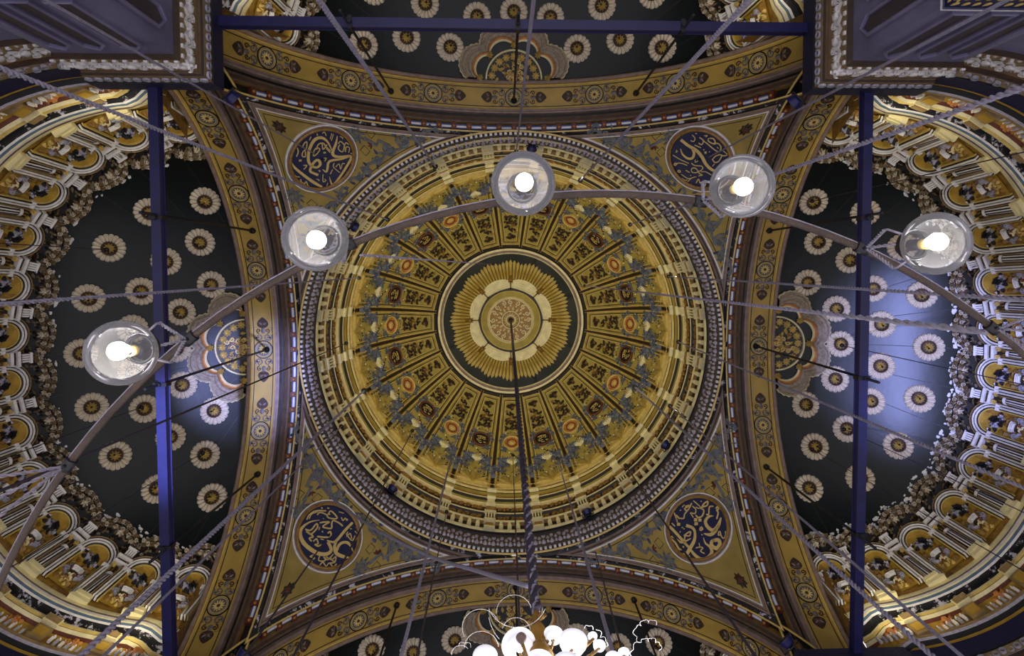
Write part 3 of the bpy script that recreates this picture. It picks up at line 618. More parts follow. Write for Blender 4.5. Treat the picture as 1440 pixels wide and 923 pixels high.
for nm, c, org, ctr, label, strokes in ROUND:
    cv = Vector((X0 + c[0], Y0 + c[1], c[2])); nrm = (Vector((X0, Y0, ZS)) - cv).normalized(); cv = cv + nrm * .16
    def onp(px, py):
        d = F + RT * ((px - CX) / FP) + DN * ((py - CY) / FP)
        return d * (cv.dot(nrm) / d.dot(nrm))
    ex = (onp(ctr[0] + 1, ctr[1]) - cv); cen = onp(*ctr)
    r = root('calligraphy_roundel', cen, label, 'roundel', 'calligraphy roundels of the pendentives')
    u = (RT - nrm * RT.dot(nrm)).normalized(); v = nrm.cross(u)
    if v.dot(DN) < 0: v = -v
    Q = lambda x, y, h: u * x + v * y + nrm * h
    def loc(x, y):
        p = onp(org[0] + x * 104 / 923, org[1] + y * 104 / 923) - cen; return (p.dot(u), p.dot(v))
    b = MB(); b.disc(Q, 0, 0, 1.43, -.12, 0, 0, 48); b.build('roundel_board', 'roundel_blue', r)
    b = MB(); b.ring(Q, 0, 0, 1.46, .12, -.12, .07, 0, 56, .04); b.ring(Q, 0, 0, 1.565, .09, -.12, .03, 1, 56, .02); b.ring(Q, 0, 0, 1.64, .05, -.12, .04, 2, 56); b.build('roundel_rim', ['gilt_dark', 'mauve', 'white'], r)
    b = MB(); sc = .118 * 1 / 923 * 923 / 30.
    for st in strokes:
        pts = [loc(*p) for p in st[2]]; wd = st[3] if len(st) > 3 else [st[0]] * len(pts)
        k = math.dist(loc(400, 400), loc(500, 400)) / 100
        # resample smoothly (Catmull-Rom)
        P2, W2 = [], []
        for i in range(len(pts) - 1):
            p0, p1, p2, p3 = pts[max(0, i - 1)], pts[i], pts[i + 1], pts[min(len(pts) - 1, i + 2)]
            for j in range(4 if len(pts) > 2 else 1):
                t = j / 4
                f = lambda a, b_, c_, d_: .5 * (2 * b_ + (c_ - a) * t + (2 * a - 5 * b_ + 4 * c_ - d_) * t * t + (3 * b_ - a - 3 * c_ + d_) * t ** 3)
                P2.append((f(p0[0], p1[0], p2[0], p3[0]), f(p0[1], p1[1], p2[1], p3[1]))); W2.append((wd[i] + (wd[i + 1] - wd[i]) * t) * k * 1.1)
        P2.append(pts[-1]); W2.append(wd[-1] * k)
        b.ribbon(P2, W2, Q, 0, .02, 0)
    b.build('gold_lettering', 'letter_gold', r)
    b = MB(); b.bump(Q, 0, 0, .07, 0, .14); b.build('roundel_hook', 'black_iron', r)

# ------------------------------------------------------------------ piers
LPi = ['dark pier whose navy cornice just shows in the lower right corner', 'pier at the lower left corner, mostly outside the picture', 'purplish marble pier with carved gold cornice in the upper left corner', 'purplish marble pier with carved gold cornice in the upper right corner']
b = MB()
O0, O1 = 9.9, 13.95
def sq(ins, H): return [(O0 + ins, O0 + ins, H), (O1 - ins, O0 + ins, H), (O1 - ins, O1 - ins, H), (O0 + ins, O1 - ins, H)]
def sqstrips(rows):
    b = MB(); ml = []
    for i in range(len(rows) - 1):
        if rows[i][2] not in ml: ml.append(rows[i][2])
        q0, q1 = sq(rows[i][0], rows[i][1]), sq(rows[i + 1][0], rows[i + 1][1]); base = len(b.v); b.v += q0 + q1
        for j in range(4): b.face((base + j, base + (j + 1) % 4, base + 4 + (j + 1) % 4, base + 4 + j), ml.index(rows[i][2]))
    return b, ml
b, ml = sqstrips([(1.9, 22.2, 'navy'), (0, 22.2, 'navy'), (0.0, 21.42, 'black'), (.10, 21.40, 'lilac'), (.03, 21.36, 'frieze_gold'), (.12, 21.06, 'lilac'), (.10, 21.0, 'dark_brown'), (.18, 20.98, 'frieze_gold'), (.18, 20.86, 'brown'), (.22, 20.84, 'frieze_gold'), (.22, 19.85, 'brown'), (.16, 19.82, 'frieze_gold'), (.16, 19.62, 'dark_brown'), (.3, 19.5, 'dark_brown')])
cap_me = b.mesh('pier_cornice', ml)
b, ml = sqstrips([(.30, 19.55, 'marble'), (.30, -1.6, 'marble')])
sh_me = b.mesh('pier_shaft', ml)
def face_map(k, ins):          # the two faces that look to the hall: x runs along the face
    if k == 0: return lambda x, y, h: (O0 + ins - h, O0 + x, y)
    return lambda x, y, h: (O0 + x, O0 + ins - h, y)
b = MB(); acs = []
for k in range(2):
    q = face_map(k, .22); q2 = face_map(k, .07)
    for i in range(5):
        x = .5 + .78 * i; c_ = MB()
        for j in range(9): a = PI * j / 8; c_.leaf(q, x, 20.22, a, .27 + .17 * math.sin(a), .10, 0, .12, 0)
        c_.bump(q, x, 20.22, .08, 0, .13, 0)
        for sg in (-1, 1):
            c_.spiral(q, x + sg * .38, 20.32 + .1 * sg, .13, 0 if sg > 0 else PI, 1.3, .04, 0, .09, 0, 10, sg)
            c_.ribbon([(x + sg * .06, 20.16), (x + sg * .2, 20.02), (x + sg * .36, 20.14)], .04, q, 0, .08, 0)
        acs.append(c_.mesh('acanthus', ['white']))
    for i in range(13):
        x = .2 + .3 * i; b.ring(q2, x, 21.2, .11, .035, 0, .07, 2, 12); b.bump(q2, x, 21.2, .06, 0, .06, 3)
    for i in range(13): b.box(face_map(k, .16), .25 + .3 * i, .37 + .3 * i, 19.66, 19.76, 0, .06, 1)
car_me = b.mesh('egg_course', ['frieze_gold', 'white', 'lilac', 'black'])
pans = []
for k in range(2):             # raised marble panels
    q = face_map(k, .30)
    for (x0, x1) in ((.75, 1.35), (1.75, 2.35), (2.7, 3.3)):
        for (ya, yb) in ((4, 14.2), (15.7, 18.6)):
            b = MB(); P = [(x0, ya), (x1, ya), (x1, yb), ((x0 + x1) / 2, yb + .35), (x0, yb)]
            b.ribbon(P, .12, q, 0, .09, 0, True, .04)
            b.prism(P, q, -.02, .03, 1); pans.append(b.mesh('marble_panel', ['marble', 'marble_dark']))
b, ml = sqstrips([(.30, 15.35, 'white'), (.12, 15.3, 'white'), (.12, 15.22, 'roundel_blue'), (.16, 15.2, 'roundel_blue'), (.16, 14.55, 'gilt_dark'), (.12, 14.5, 'gilt_dark'), (.30, 14.4, 'marble')])
pb_me = b.mesh('painted_band', ml)
b = MB()
for k in range(2):
    q = face_map(k, .16)
    for i in range(15):
        for j in range(2): b.leaf(q, .2 + .26 * i + .13 * j, 14.62 + .3 * j, PI / 2 + .5, .22, .14, 0, .03, 0)
pl_me = b.mesh('band_leaves', ['gilt'])
for k in range(4):
    r = root('pier', (X0, Y0, 0), LPi[k], 'pier', None, 'structure', k * PI / 2)
    link('pier_shaft', sh_me, r); o = link('painted_band', pb_me, r); link('band_leaves', pl_me, o)
    for m_ in pans: link('marble_panel', m_, r)
    o = link('pier_cornice', cap_me, r); link('egg_course', car_me, o)
    for m_ in acs: link('acanthus', m_, o)
# ------------------------------------------------------------------ the four half domes behind the arches
W0, RB, HB, HH = 11.3, 10.75, 26.3, 5.4
def mod(t): return (1 - .038 * math.cos(4 * t)) * (1 - .04 * (abs(t) / (PI / 2)) ** 4)
TE = R_(79.4)
def modH(t, H):                # lower down the wall spreads to meet the arch
    m_ = mod(t); ta = math.sqrt(max(1, RA * RA - (min(H, 26.6) - ZA) ** 2)) + .12
    k = 0 if H < 22.35 else ta / math.sin(TE) / RB - mod(TE); f = min(1, max(0, (abs(t) - R_(73)) / (TE - R_(73))))
    return m_ + .6 * max(0, k) * f * f * (3 - 2 * f)
SB = 24.85
_tab = [(0., RB, SB), (HB - SB, RB, HB)]
for i in range(1, 181):
    p = R_(i / 2); r, z = RB * math.cos(p), HB + HH * math.sin(p); l = _tab[-1]
    _tab.append((l[0] + math.hypot(r - l[1], z - l[2]), r, z))
def prof(s):
    lo, hi = 0, len(_tab) - 1
    if s >= _tab[-1][0]: return _tab[-1][1:], (0, 1)
    while hi - lo > 1:
        m_ = (lo + hi) // 2
        if _tab[m_][0] <= s: lo = m_
        else: hi = m_
    a, c = _tab[lo], _tab[hi]; t = (s - a[0]) / (c[0] - a[0]); dl = c[0] - a[0]
    return (a[1] + (c[1] - a[1]) * t, a[2] + (c[2] - a[2]) * t), ((c[1] - a[1]) / dl, (c[2] - a[2]) / dl)
def Sp(a, s, h):               # a metres round, s metres up the meridian from the cornice, h in front of the shell
    (r, z), (tr, tz) = prof(s); r, z = r - tz * h, z + tr * h; f = a / 10.3
    return (r * math.cos(f), r * math.sin(f), z)
def S_of(rho):                 # meridian length at which the radius is rho * RB
    for q in _tab:
        if q[1] <= rho * RB: return q[0]
# shell
b = MB()
ss = lin(0, 1, 41)
TH = TE
def smax(t):                   # stop where the arch begins
    best = _tab[-1][0]
    for q in _tab:
        if q[2] > HB and q[1] * mod(t) * math.cos(t) < 1.79: best = q[0]; break
    return max(3.21, best)
def shell(t, v):
    s = 3.2 + v * (smax(t) - 3.2); (r, z), _ = prof(s); return (r * modH(t, z) * math.cos(t), r * modH(t, z) * math.sin(t), z)
b.grid(shell, lin(-TH, TH, 61), ss)
shell_me = b.mesh('green_shell', ['green'])
b = MB()
def lower(t, v):
    s = v * 3.4; (r, z), _ = prof(s); return (r * modH(t, z) * math.cos(t), r * modH(t, z) * math.sin(t), z)
b.grid(lower, lin(-TH, TH, 61), lin(0, 1, 12)); lower_me = b.mesh('arcade_wall', ['gilt_dark'])
b = MB()
for i in range(-6, 7):
    t_ = R_(11.5 * i); cw = math.cos(t_)
    q = lambda x, y, h: (lambda p, f: ((p[0] * mod(f) - h) * math.cos(f), (p[0] * mod(f) - h) * math.sin(f), p[1] - h))(prof(y)[0], t_ + x / max(1.5, prof(y)[0][0]))
    b.ribbon([(0, s_) for s_ in lin(4.2, _tab[-1][0] - 2.6, 20)], .035, q, .0, .012, 0)
meridian_me = b.mesh('meridian_line', ['black'])  # thin dark lines up the meridians of the green shell
# peeled paint along the edge of the green
def flakes(seed, n, amt):
    rnd = random.Random(seed); b = MB()
    for i in range(n):
        t = rnd.uniform(-1.3, 1.3); ph = (t / R_(11.5)) % 1; tip = abs(ph - .5) * 2
        s = 4.42 - .55 * (1 - tip) * 0 + rnd.uniform(-.35, .12) + .25 * (tip - .5) * -1
        if rnd.random() > amt(t): continue
        q = lambda x, y, h: (lambda p: tuple(p))([c for c in (lambda r_z, f: ((r_z[0] * mod(t) - h) * math.cos(f), (r_z[0] * mod(t) - h) * math.sin(f), r_z[1] - h * .6))(prof(s + y)[0], t + x / 10.3)])
        n2 = rnd.randint(5, 9); sz = rnd.uniform(.02, .08); st = rnd.uniform(1, 3)
        P = [(math.cos(6.28 * j / n2) * sz * st * rnd.uniform(.5, 1.3), math.sin(6.28 * j / n2) * sz * rnd.uniform(.5, 1.3)) for j in range(n2)]
        b.prism(P, q, 0, .05, 0)
    return b
# rosette
def Zf(x, y, h): return (x, y, -h)
b = MB(); b.disc(Zf, 0, 0, .62, -.05, .04, 0, 36); ros_me = b.mesh('rosette', ['dark_brown'])
b = MB()
for k in range(18):
    a = 2 * PI * k / 18; ca, sa = math.cos(a), math.sin(a)
    q = lambda x, y, h: (ca * x - sa * y, sa * x + ca * y, -h)
    P = [(.30, -.046), (.56, -.094), (.635, -.088), (.67, 0), (.635, .088), (.56, .094), (.30, .046)]
    bb = len(b.v); b.v += [q(x, y, .04) for x, y in P] + [q(.32, 0, .14), q(.58, 0, .20)]
    for f in ((0, 1, 8, 7), (1, 2, 8), (2, 3, 8), (3, 4, 8), (4, 5, 8), (5, 6, 7, 8), (6, 0, 7)): b.face(tuple(bb + i for i in f), 0)
pet = ('petal_ring', b.mesh('petal_ring', ['petal_white']), [])
b = MB(); b.ring(Zf, 0, 0, .29, .07, .03, .17, 1, 24, .03)
for k in range(10): b.leaf(Zf, .05 * math.cos(k * PI / 5), .05 * math.sin(k * PI / 5), k * PI / 5, .21, .10, .06, .2, 0)
b.bump(Zf, 0, 0, .08, .05, .24, 0)
cen_t = ('rosette_heart', b.mesh('rosette_heart', ['gilt', 'brown']), [])
b = MB(); b.lathe([(.0, 0), (.025, 0), (.025, -.35), (.05, -.38), (0, -.42)], 6, 0, c=(0, 0, -.2)); hk = ('lamp_hook', b.mesh('lamp_hook', ['black_iron']), [])
ROS = [(0, .808)] + [(s * t, q) for t, q in ((17.3, .792), (34, .773), (50.3, .75), (67.2, .71), (8.9, .64), (24.3, .627), (39.6, .59), (55.4, .561), (43.5, .405), (20.8, .465)) for s in (-1, 1)] + [(0, .476)]
# niche: panel, mouldings, bouquet, urn
def upath(w, s0, st, n=13):
    c = st - w; return [(-w, s0)] + [(w * math.cos(PI - PI * i / (n - 1)), c + w * math.sin(PI * i / (n - 1))) for i in range(n)] + [(w, s0)]
b = MB(); up = upath(.50, .55, 3.12)
NS = 10
b.grid(lambda u, v: Sp(u * .50, .55 + v * 2.1, .04), (-1, 0, 1), lin(0, 1, 10))
b.grid(lambda r, a: Sp(.50 * r * math.cos(a), 2.62 + .50 * r * math.sin(a), .04), (0.01, .5, 1), lin(0, PI, 12))
ni_me = b.mesh('niche_panel', ['ochre'])
b = MB()
for w_, st, wd, hh, m_, rg in ((.52, 3.14, .05, .12, 0, 0), (.57, 3.19, .05, .18, 2, .02), (.63, 3.25, .08, .22, 1, .04), (.70, 3.32, .05, .14, 2, 0), (.75, 3.37, .07, .22, 1, .04), (.82, 3.44, .05, .16, 2, 0), (.86, 3.48, .05, .22, 3, .02)):
    b.ribbon(upath(w_, .5, st), wd, Sp, 0, hh, m_, False, rg)
for sg in (-1, 1): b.box(Sp, min(sg * .48, sg * .80), max(sg * .48, sg * .80), 2.38, 2.56, 0, .27, 1)
am = ('niche_moulding', b.mesh('niche_moulding', ['gilt', 'white', 'black', 'frieze_gold']), [])
rnd = random.Random(12); b = MB()
for i in range(26):            # dark flower mass
    x, y = rnd.gauss(0, .15), 2.35 + rnd.gauss(0, .2)
    x = max(-.33, min(.33, x)); y = max(1.9, min(2.78, y))
    b.leaf(Sp, x, y, rnd.uniform(0, 6.3), .22, .2, .06, .24, 0 if i % 4 else 1)
for i in range(12): b.leaf(Sp, rnd.uniform(-.3, .3), rnd.uniform(1.7, 2.05), rnd.uniform(0, 6.3), .26, .18, .06, .2, 2)
bq = ('flower_bunch', b.mesh('flower_bunch', ['black_worn', 'lilac', 'gilt_dark']), [])
b = MB()
for i in range(3):
    w_ = .22 - .03 * i; s = 1.66 - .09 * i
    b.ribbon([(-w_, s - .05), (-w_ * .6, s), (w_ * .6, s), (w_, s - .05)], .05, Sp, .05, .26, 0, False, .03)
b.box(Sp, -.17, .17, 1.34, 1.7, .03, .18, 1)
urn = ('urn', b.mesh('urn', ['white', 'dark_brown']), [])
b = MB()
for sg in (-1, 1):
    for k in range(7): b.leaf(Sp, sg * (.16 + .035 * k), 1.15 + .07 * k, PI / 2 - sg * (.9 - .2 * k), .26, .1, .05, .2, 0 if k % 2 else 1)
    b.spiral(Sp, sg * .34, 1.36, .13, 0, 1.3, .06, .05, .18, 1, 10, sg)
for i in range(9): b.bump(Sp, rnd.uniform(-.22, .22), 1.12 + rnd.uniform(-.12, .16), .08, .05, .24, 2 if i % 3 else 3, 6)
for i in range(16): b.leaf(Sp, rnd.uniform(-.42, .42), .75 + rnd.uniform(-.13, .16), rnd.uniform(.3, 2.9), .3, .18, .05, .22, 4 if i % 3 else 5)
gar = ('garland', b.mesh('garland', ['grey_blue', 'lilac', 'cream', 'red_brown', 'gilt_dark', 'gilt']), [])
# pilaster
b = MB()
def shaftf(r0, r1, s0, s1, hh): return lambda u, v: Sp(-(r0 + (r1 - r0) * v) * math.cos(u), s0 + (s1 - s0) * v, .03 + hh * math.sin(u))
b.grid(shaftf(.20, .17, .5, 2.12, .26), lin(0, PI, 9), (0, 1))
pil_me = b.mesh('pilaster', ['black'])
b = MB()
for u0 in (.35, .85, 1.4, 1.95, 2.5): b.grid(shaftf(.215, .185, .5, 1.98, .285), lin(u0 - .13, u0 + .13, 3), (0, 1))
b.grid(shaftf(.22, .22, 1.98, 2.14, .31), lin(0, PI, 9), (0, 1)); b.grid(lambda u, v: Sp(-.22 * v * math.cos(u), 2.14 + .06 * (1 - v), .03 + .31 * v * math.sin(u)), lin(0, PI, 9), (0, .6, 1))
fl = ('fluting', b.mesh('fluting', ['white']), [])
b = MB()
for x in (-.2, -.07, .07, .2): b.leaf(Sp, x, 2.24, PI / 2, .3, .15, .05, .36, 0)
for sg in (-1, 1): b.spiral(Sp, sg * .17, 2.52, .09, 0, 1.2, .06, .1, .36, 1, 9, sg)
b.box(Sp, -.2, .2, 2.2, 2.6, .0, .2, 2)
cap_t = ('capital', b.mesh('capital', ['gilt_dark', 'gilt', 'black']), [])
b = MB(); b.box(Sp, -.30, .30, 2.66, 2.78, 0, .40, 0); b.box(Sp, -.26, .26, 2.78, 2.92, 0, .3, 1); b.box(Sp, -.34, .34, 2.92, 3.04, 0, .46, 0)
ent_t = ('entablature_block', b.mesh('entablature_block', ['white', 'dark_brown']), [])
b = MB()
for x in (-.15, -.05, .05, .15): b.box(Sp, x - .035, x + .035, 3.16, 3.46, .05, .30, 0)
b.box(Sp, -.22, .22, 3.08, 3.5, 0, .2, 1); b.box(Sp, -.24, .24, 3.46, 3.56, 0, .34, 0); b.leaf(Sp, 0, 3.55, PI / 2, .4, .3, 0, .3, 2)
fin_t = ('finial_block', b.mesh('finial_block', ['white', 'dark_brown', 'frieze_gold']), [])
b = MB(); b.box(Sp, -.38, .38, -.0, .12, -.1, .36, 0); b.box(Sp, -.33, .33, .12, .3, -.1, .28, 0); b.box(Sp, -.30, .30, .3, .5, -.1, .34, 0)
pli_t = ('plinth', b.mesh('plinth', ['cream']), [])
# crest of leaves above each niche
rnd = random.Random(21); b = MB()
for i in range(86):
    x = rnd.uniform(-.98, .98); top = 4.42 - .5 * abs(x) ** 2.2; lo = 3.5 + .1 * abs(x) if abs(x) < .4 else 3.2
    y = rnd.uniform(lo, top - .06)
    b.leaf(Sp, x, y, rnd.uniform(0, 6.3), .22, .12, 0, .16 + .2 * rnd.random(), (0, 1, 2, 2, 4)[i % 5])
for i in range(34):
    x = -.94 + 1.88 * (i % 17) / 16; top = 4.42 - .5 * abs(x) ** 2.2 - (.27 if i > 16 else 0)
    b.spiral(Sp, x, top - .06, .11, rnd.uniform(0, 6), 1.4, .04, .04, .26, (0, 3, 1)[i % 3], 11, 1 if i % 2 else -1, .03)
for k in range(6): b.leaf(Sp, 0, 3.95, k * PI / 3, .2, .15, .1, .42, 3)
b.bump(Sp, 0, 3.95, .08, .1, .45, 3)
crest_me = b.mesh('leaf_crest', ['crest_tan', 'frieze_gold', 'dark_brown', 'petal_white', 'black'])
b = MB(); b.grid(lambda u, v: Sp(u, 3.2 + (4.25 - .5 * abs(u) ** 2.2 - 3.2) * v, .05), lin(-1.0, 1.0, 11), (0, .5, 1)); crest_bk = ('crest_ground', b.mesh('crest_ground', ['black']), [])
# half shell over the crown of the arch, in coordinates round the point where the arch meets the half dome
XL = 13.12 - W0
def L_(x, y, h):               # x along the arch, y outwards
    q = XL + y; rr = math.hypot(q, x); t = math.atan2(x, q); k = min(.999, rr / (RB * mod(t)))
    return (q, x, HB + HH * math.sqrt(1 - k * k) - h)
def shell_lobe(i, n=4):
    b = MB()
    a0, a1 = PI * i / n, PI * (i + 1) / n
    def f(u, v):
        a = a0 + (a1 - a0) * u; bul = 1 - abs(2 * u - 1) ** 2.2
        ri = 1.52 + .30 * bul; ro = 2.18 + .42 * bul
        r = ri + (ro - ri) * v
        return L_(r * math.cos(a) * 1.05, r * math.sin(a), .08 + .26 * math.sin(v * PI * .8) + .035 * math.sin(v * 26))
    b.grid(f, lin(0, 1, 15), lin(.24, 1, 26), 0); b.grid(f, lin(0, 1, 15), lin(.1, .24, 5), 1); b.grid(f, lin(0, 1, 15), lin(0, .1, 3), 2)
    P = []
    for u in lin(0, 1, 19):
        a = a0 + (a1 - a0) * u; bul = 1 - abs(2 * u - 1) ** 2.2; r = 2.20 + .42 * bul + (.03 if int(u * 18) % 2 else -.02)
        P.append((r * math.cos(a) * 1.05, r * math.sin(a)))
    b.ribbon(P, .06, L_, .05, .2, 2, False, .03)
    return ('shell_lobe', b.mesh('shell_lobe', ['crest_tan', 'orange', 'cream']), [])
lobes = [shell_lobe(i) for i in range(4)]
b = MB()
for i in range(5):
    a = PI * i / 4
    for k in range(7): b.leaf(L_, 1.56 * math.cos(a) * 1.05, 1.56 * math.sin(a) + (.06 if i in (0, 4) else 0), k * 2 * PI / 7, .18, .12, .1, .42, 0)
sf_t = ('shell_flower', b.mesh('shell_flower', ['gilt']), [])
b = MB(); b.ribbon([(1.34 * math.cos(a), 1.34 * math.sin(a)) for a in lin(0, PI, 33)], .07, L_, .02, .14, 0, False, .02); rimt = ('shell_arc', b.mesh('shell_arc', ['cream']), [])
b = MB(); rnd = random.Random(6)
for i in range(9):
    a = PI * (i + .5) / 9; cx, cy = 1.08 * math.cos(a), 1.08 * math.sin(a)
    for k in range(8): b.leaf(L_, cx, cy, k * PI / 4, .21, .14, .03, .17, 0)
    b.bump(L_, cx, cy, .08, .05, .2, 0)
for i in range(42):
    a = rnd.uniform(.05, PI - .05); r = rnd.uniform(.05, .85)
    if i % 2: b.spiral(L_, r * math.cos(a), r * math.sin(a), .13, rnd.uniform(0, 6), 1.2, .06, .03, .14, i % 4 // 2, 8)
    else: b.leaf(L_, r * math.cos(a), r * math.sin(a), rnd.uniform(0, 6), .26, .15, .03, .16, 0)
gf_t = ('gold_flowers', b.mesh('gold_flowers', ['gilt', 'gilt_dark']), [])
b = MB(); b.grid(lambda r, a: L_(r * math.cos(a), r * math.sin(a), .03), (.02, .7, 1.36), lin(0, PI, 25)); hs_me = b.mesh('half_shell', ['black'])
# cornices below the arcade, down to the entablature at the level of the piers
def cornice_mesh():
    b = MB(); ml = []
    rows = profile([(10.75, 25.0, 'gilt'), (10.60, 24.95, 'cream'), (10.56, 24.82, 'cream'), (10.52, 24.62, 'brown'), (10.56, 24.59, 'white'), (10.54, 24.44, 'cream'), (10.56, 24.38, 'teal'), (10.60, 24.28, 'white'), (10.64, 24.2, 'black_worn'), (10.85, 24.15, 'black_worn'), (10.85, 23.85, 'gilt_dark'), (10.7, 23.82, 'cream'), (10.66, 23.7, 'gilt'), (10.7, 23.6, 'frieze_gold'), (10.66, 23.52, 'cream'), (10.78, 23.45, 'red_brown'), (10.92, 23.4, 'ochre'), (10.92, 22.72, 'white'), (10.8, 22.68, 'frieze_gold'), (10.82, 22.56, 'lilac'), (10.86, 22.45, 'black'), (11.05, 22.4, 'ochre'), (11.1, 22.22, 'navy'), (11.0, 22.2, 'navy'), (11.0, 21.42, 'black'), (11.1, 21.4, 'lilac'), (11.03, 21.36, 'frieze_gold'), (11.12, 21.06, 'lilac'), (11.1, 21.0, 'dark_brown'), (11.18, 20.98, 'brown'), (11.22, 20.84, 'frieze_gold'), (11.22, 19.85, 'brown'), (11.16, 19.8, 'frieze_gold'), (11.16, 19.62, 'dark_brown'), (11.3, 19.5, 'marble')])
    strips(b, rows, 72, ml, -TE, TE, modH)
    return b.mesh('cornice_bands', ml)
cor_me = cornice_mesh()
b = MB(); strips(b, [(11.3, 19.55, 11.3, 6.0, 'marble')], 36, [], -TE, TE, modH); wall_me = b.mesh('apse_wall', ['marble'])
rnd = random.Random(8)
b = MB()
q = lambda x, y, h: ((10.92 - h) * math.cos(x / 10.9), (10.92 - h) * math.sin(x / 10.9), y)
for i in range(7):
    x = -.62 + .2 * i; b.box(q, x - .045, x + .045, 22.78, 23.05, 0, .1, i % 2); b.leaf(q, x, 23.05, PI / 2, .2, .12, 0, .12, 0)
for i in range(9): b.leaf(q, rnd.uniform(-.25, .25), rnd.uniform(23.1, 23.3), rnd.uniform(0, 6), .24, .15, 0, .16, 2)
balu_me = b.mesh('balcony_relief', ['white', 'lilac', 'orange'])
b = MB(); b.box(q, -.28, .28, 22.72, 23.4, 0, .2, 0); b.box(q, -.2, .2, 22.85, 23.25, .15, .26, 1); b.box(q, -.30, .30, 23.45, 23.85, -.05, .33, 2); b.box(q, -.26, .26, 23.52, 23.78, .3, .38, 0); b.bump(q, 0, 23.98, .14, 0, .3, 3)
con_me = b.mesh('console', ['frieze_gold', 'ochre', 'cream', 'mauve'])
b = MB()
q5 = lambda x, y, h: ((11.22 - h) * math.cos(x / 11.2), (11.22 - h) * math.sin(x / 11.2), y)
for j in range(9): a = PI * j / 8; b.leaf(q5, 0, 20.22, a, .27 + .17 * math.sin(a), .10, 0, .12, 0)
for sg in (-1, 1):
    b.spiral(q5, sg * .38, 20.32, .13, 0 if sg > 0 else PI, 1.3, .05, 0, .09, 0, 10, sg); b.ribbon([(sg * .06, 20.16), (sg * .2, 20.02), (sg * .36, 20.14)], .05, q5, 0, .08, 0)
for i in range(3):
    b.ring(q5, -.27 + .27 * i, 21.2, .1, .035, .1, .2, 1, 12); b.box(q5, -.31 + .27 * i, -.2 + .27 * i, 19.66, 19.76, 0, .12, 0)
frz_me = b.mesh('frieze_flower', ['white', 'lilac'])
LS = {'right': 'dark green half dome with cream rosettes and blue glow on the right', 'bottom': 'dark green half dome below the bottom arch, seen behind the glass shades', 'left': 'dark green half dome with cream rosettes on the left, behind a lit globe', 'top': 'dark green half dome with cream rosettes above the top arch and tie beam'}
for k, s in enumerate(SIDES):
    dy = {0: -.15, 2: .15}.get(k, 0)
    a = k * PI / 2; ax = Vector((W0 * math.cos(a) - dy * math.sin(a), W0 * math.sin(a) + dy * math.cos(a)))
    r = root('semi_dome', (X0 + ax.x, Y0 + ax.y, 0), LS[s], 'half dome', None, 'structure', a)
    link('green_shell', shell_me, r); link('arcade_wall', lower_me, r); link('meridian_line', meridian_me, r); link('cornice_bands', cor_me, r); link('apse_wall', wall_me, r)
    o = flakes(30 + k, 520 if k == 0 else 230, (lambda t: .95 if t > -.4 else .45) if k == 0 else (lambda t: .5)).build('peeled_paint', 'white', r); o['kind'] = 'stuff'
    far = k in (1, 3)
    for i in range(-8, 8):
        t = R_(11.5 * (i + .5)); tp = R_(11.5 * i)
        def put(me, th, subs=(), nm=None, base=10.3):
            dr = (mod(th) - 1) * base
            o = link(nm or me.name, me, r, (dr * math.cos(th), dr * math.sin(th), 0), (0, 0, th))
            for q_ in subs: spawn(q_, o)
        if abs(t) < R_(77) and not (far and abs(t) < R_(50)):
            put(ni_me, t, (am, bq, urn, gar), 'niche'); put(crest_me, t, (crest_bk,)); put(balu_me, t, (), None, 10.9)
        if abs(tp) < R_(72) and not (far and abs(tp) < R_(45)):
            put(pil_me, tp, (fl, cap_t, ent_t, fin_t, pli_t), 'pilaster'); put(con_me, tp, (), None, 10.9)
    for i in range(-19, 20):
        th = i * R_(4.1)
        if not far: put(frz_me, th, (), None, 11.2)
    for th, q_ in ROS:
        t = R_(th); s_ = S_of(q_); (rr, z), (tr, tz) = prof(s_); R2 = rr * mod(t)
        p = Vector((R2 * math.cos(t), R2 * math.sin(t), z)); nn = Vector((-tz * math.cos(t), -tz * math.sin(t), tr)) ; nn = -nn if nn.z > 0 else nn
        o = link('rosette', ros_me, r, p + nn * .03, (-nn).to_track_quat('Z', 'Y').to_euler())
        spawn(pet, o); spawn(cen_t, o); spawn(hk, o)
    o = link('half_shell', hs_me, r)
    for t_ in lobes + [sf_t, rimt, gf_t]: spawn(t_, o)
# ------------------------------------------------------------------ tie beams, hanger rods, floodlights
LB = ['navy iron tie beam running down the right side, across the right half dome', 'navy iron tie beam below the frame of the bottom arch', 'navy iron tie beam running down the left side, across the left half dome', 'navy iron tie beam running across the top of the picture']
HBM = 22.0
id3 = lambda x, y, z: (x, y, z)
for k in range(4):
    r = root('tie_beam', (X0, Y0, HBM), LB[k], 'beam', 'iron tie beams between the piers', None, k * PI / 2)
    b = MB(); b.box(id3, 11.94, 12.26, -10.25, 10.25, -.12, .12); b.box(id3, 11.9, 12.3, -10.25, 10.25, .12, .15); b.build('beam_bar', 'navy_iron', r)
    for j, t in enumerate((-5.6, 0, 5.6)):
        b = MB(); b.box(id3, 11.88, 12.32, t - .07, t + .07, -.17, .18); b.tube([(12.1, t, -.28), (12.1, t, .3)], .07, 8); b.build('rod_clamp', 'black_iron', r)
RODN = {0: ['upper', 'middle', 'lower'], 2: ['lower', 'middle', 'upper'], 3: ['left', 'middle', 'right'], 1: ['right', 'middle', 'left']}
AN = ['right', 'bottom', 'left', 'top']
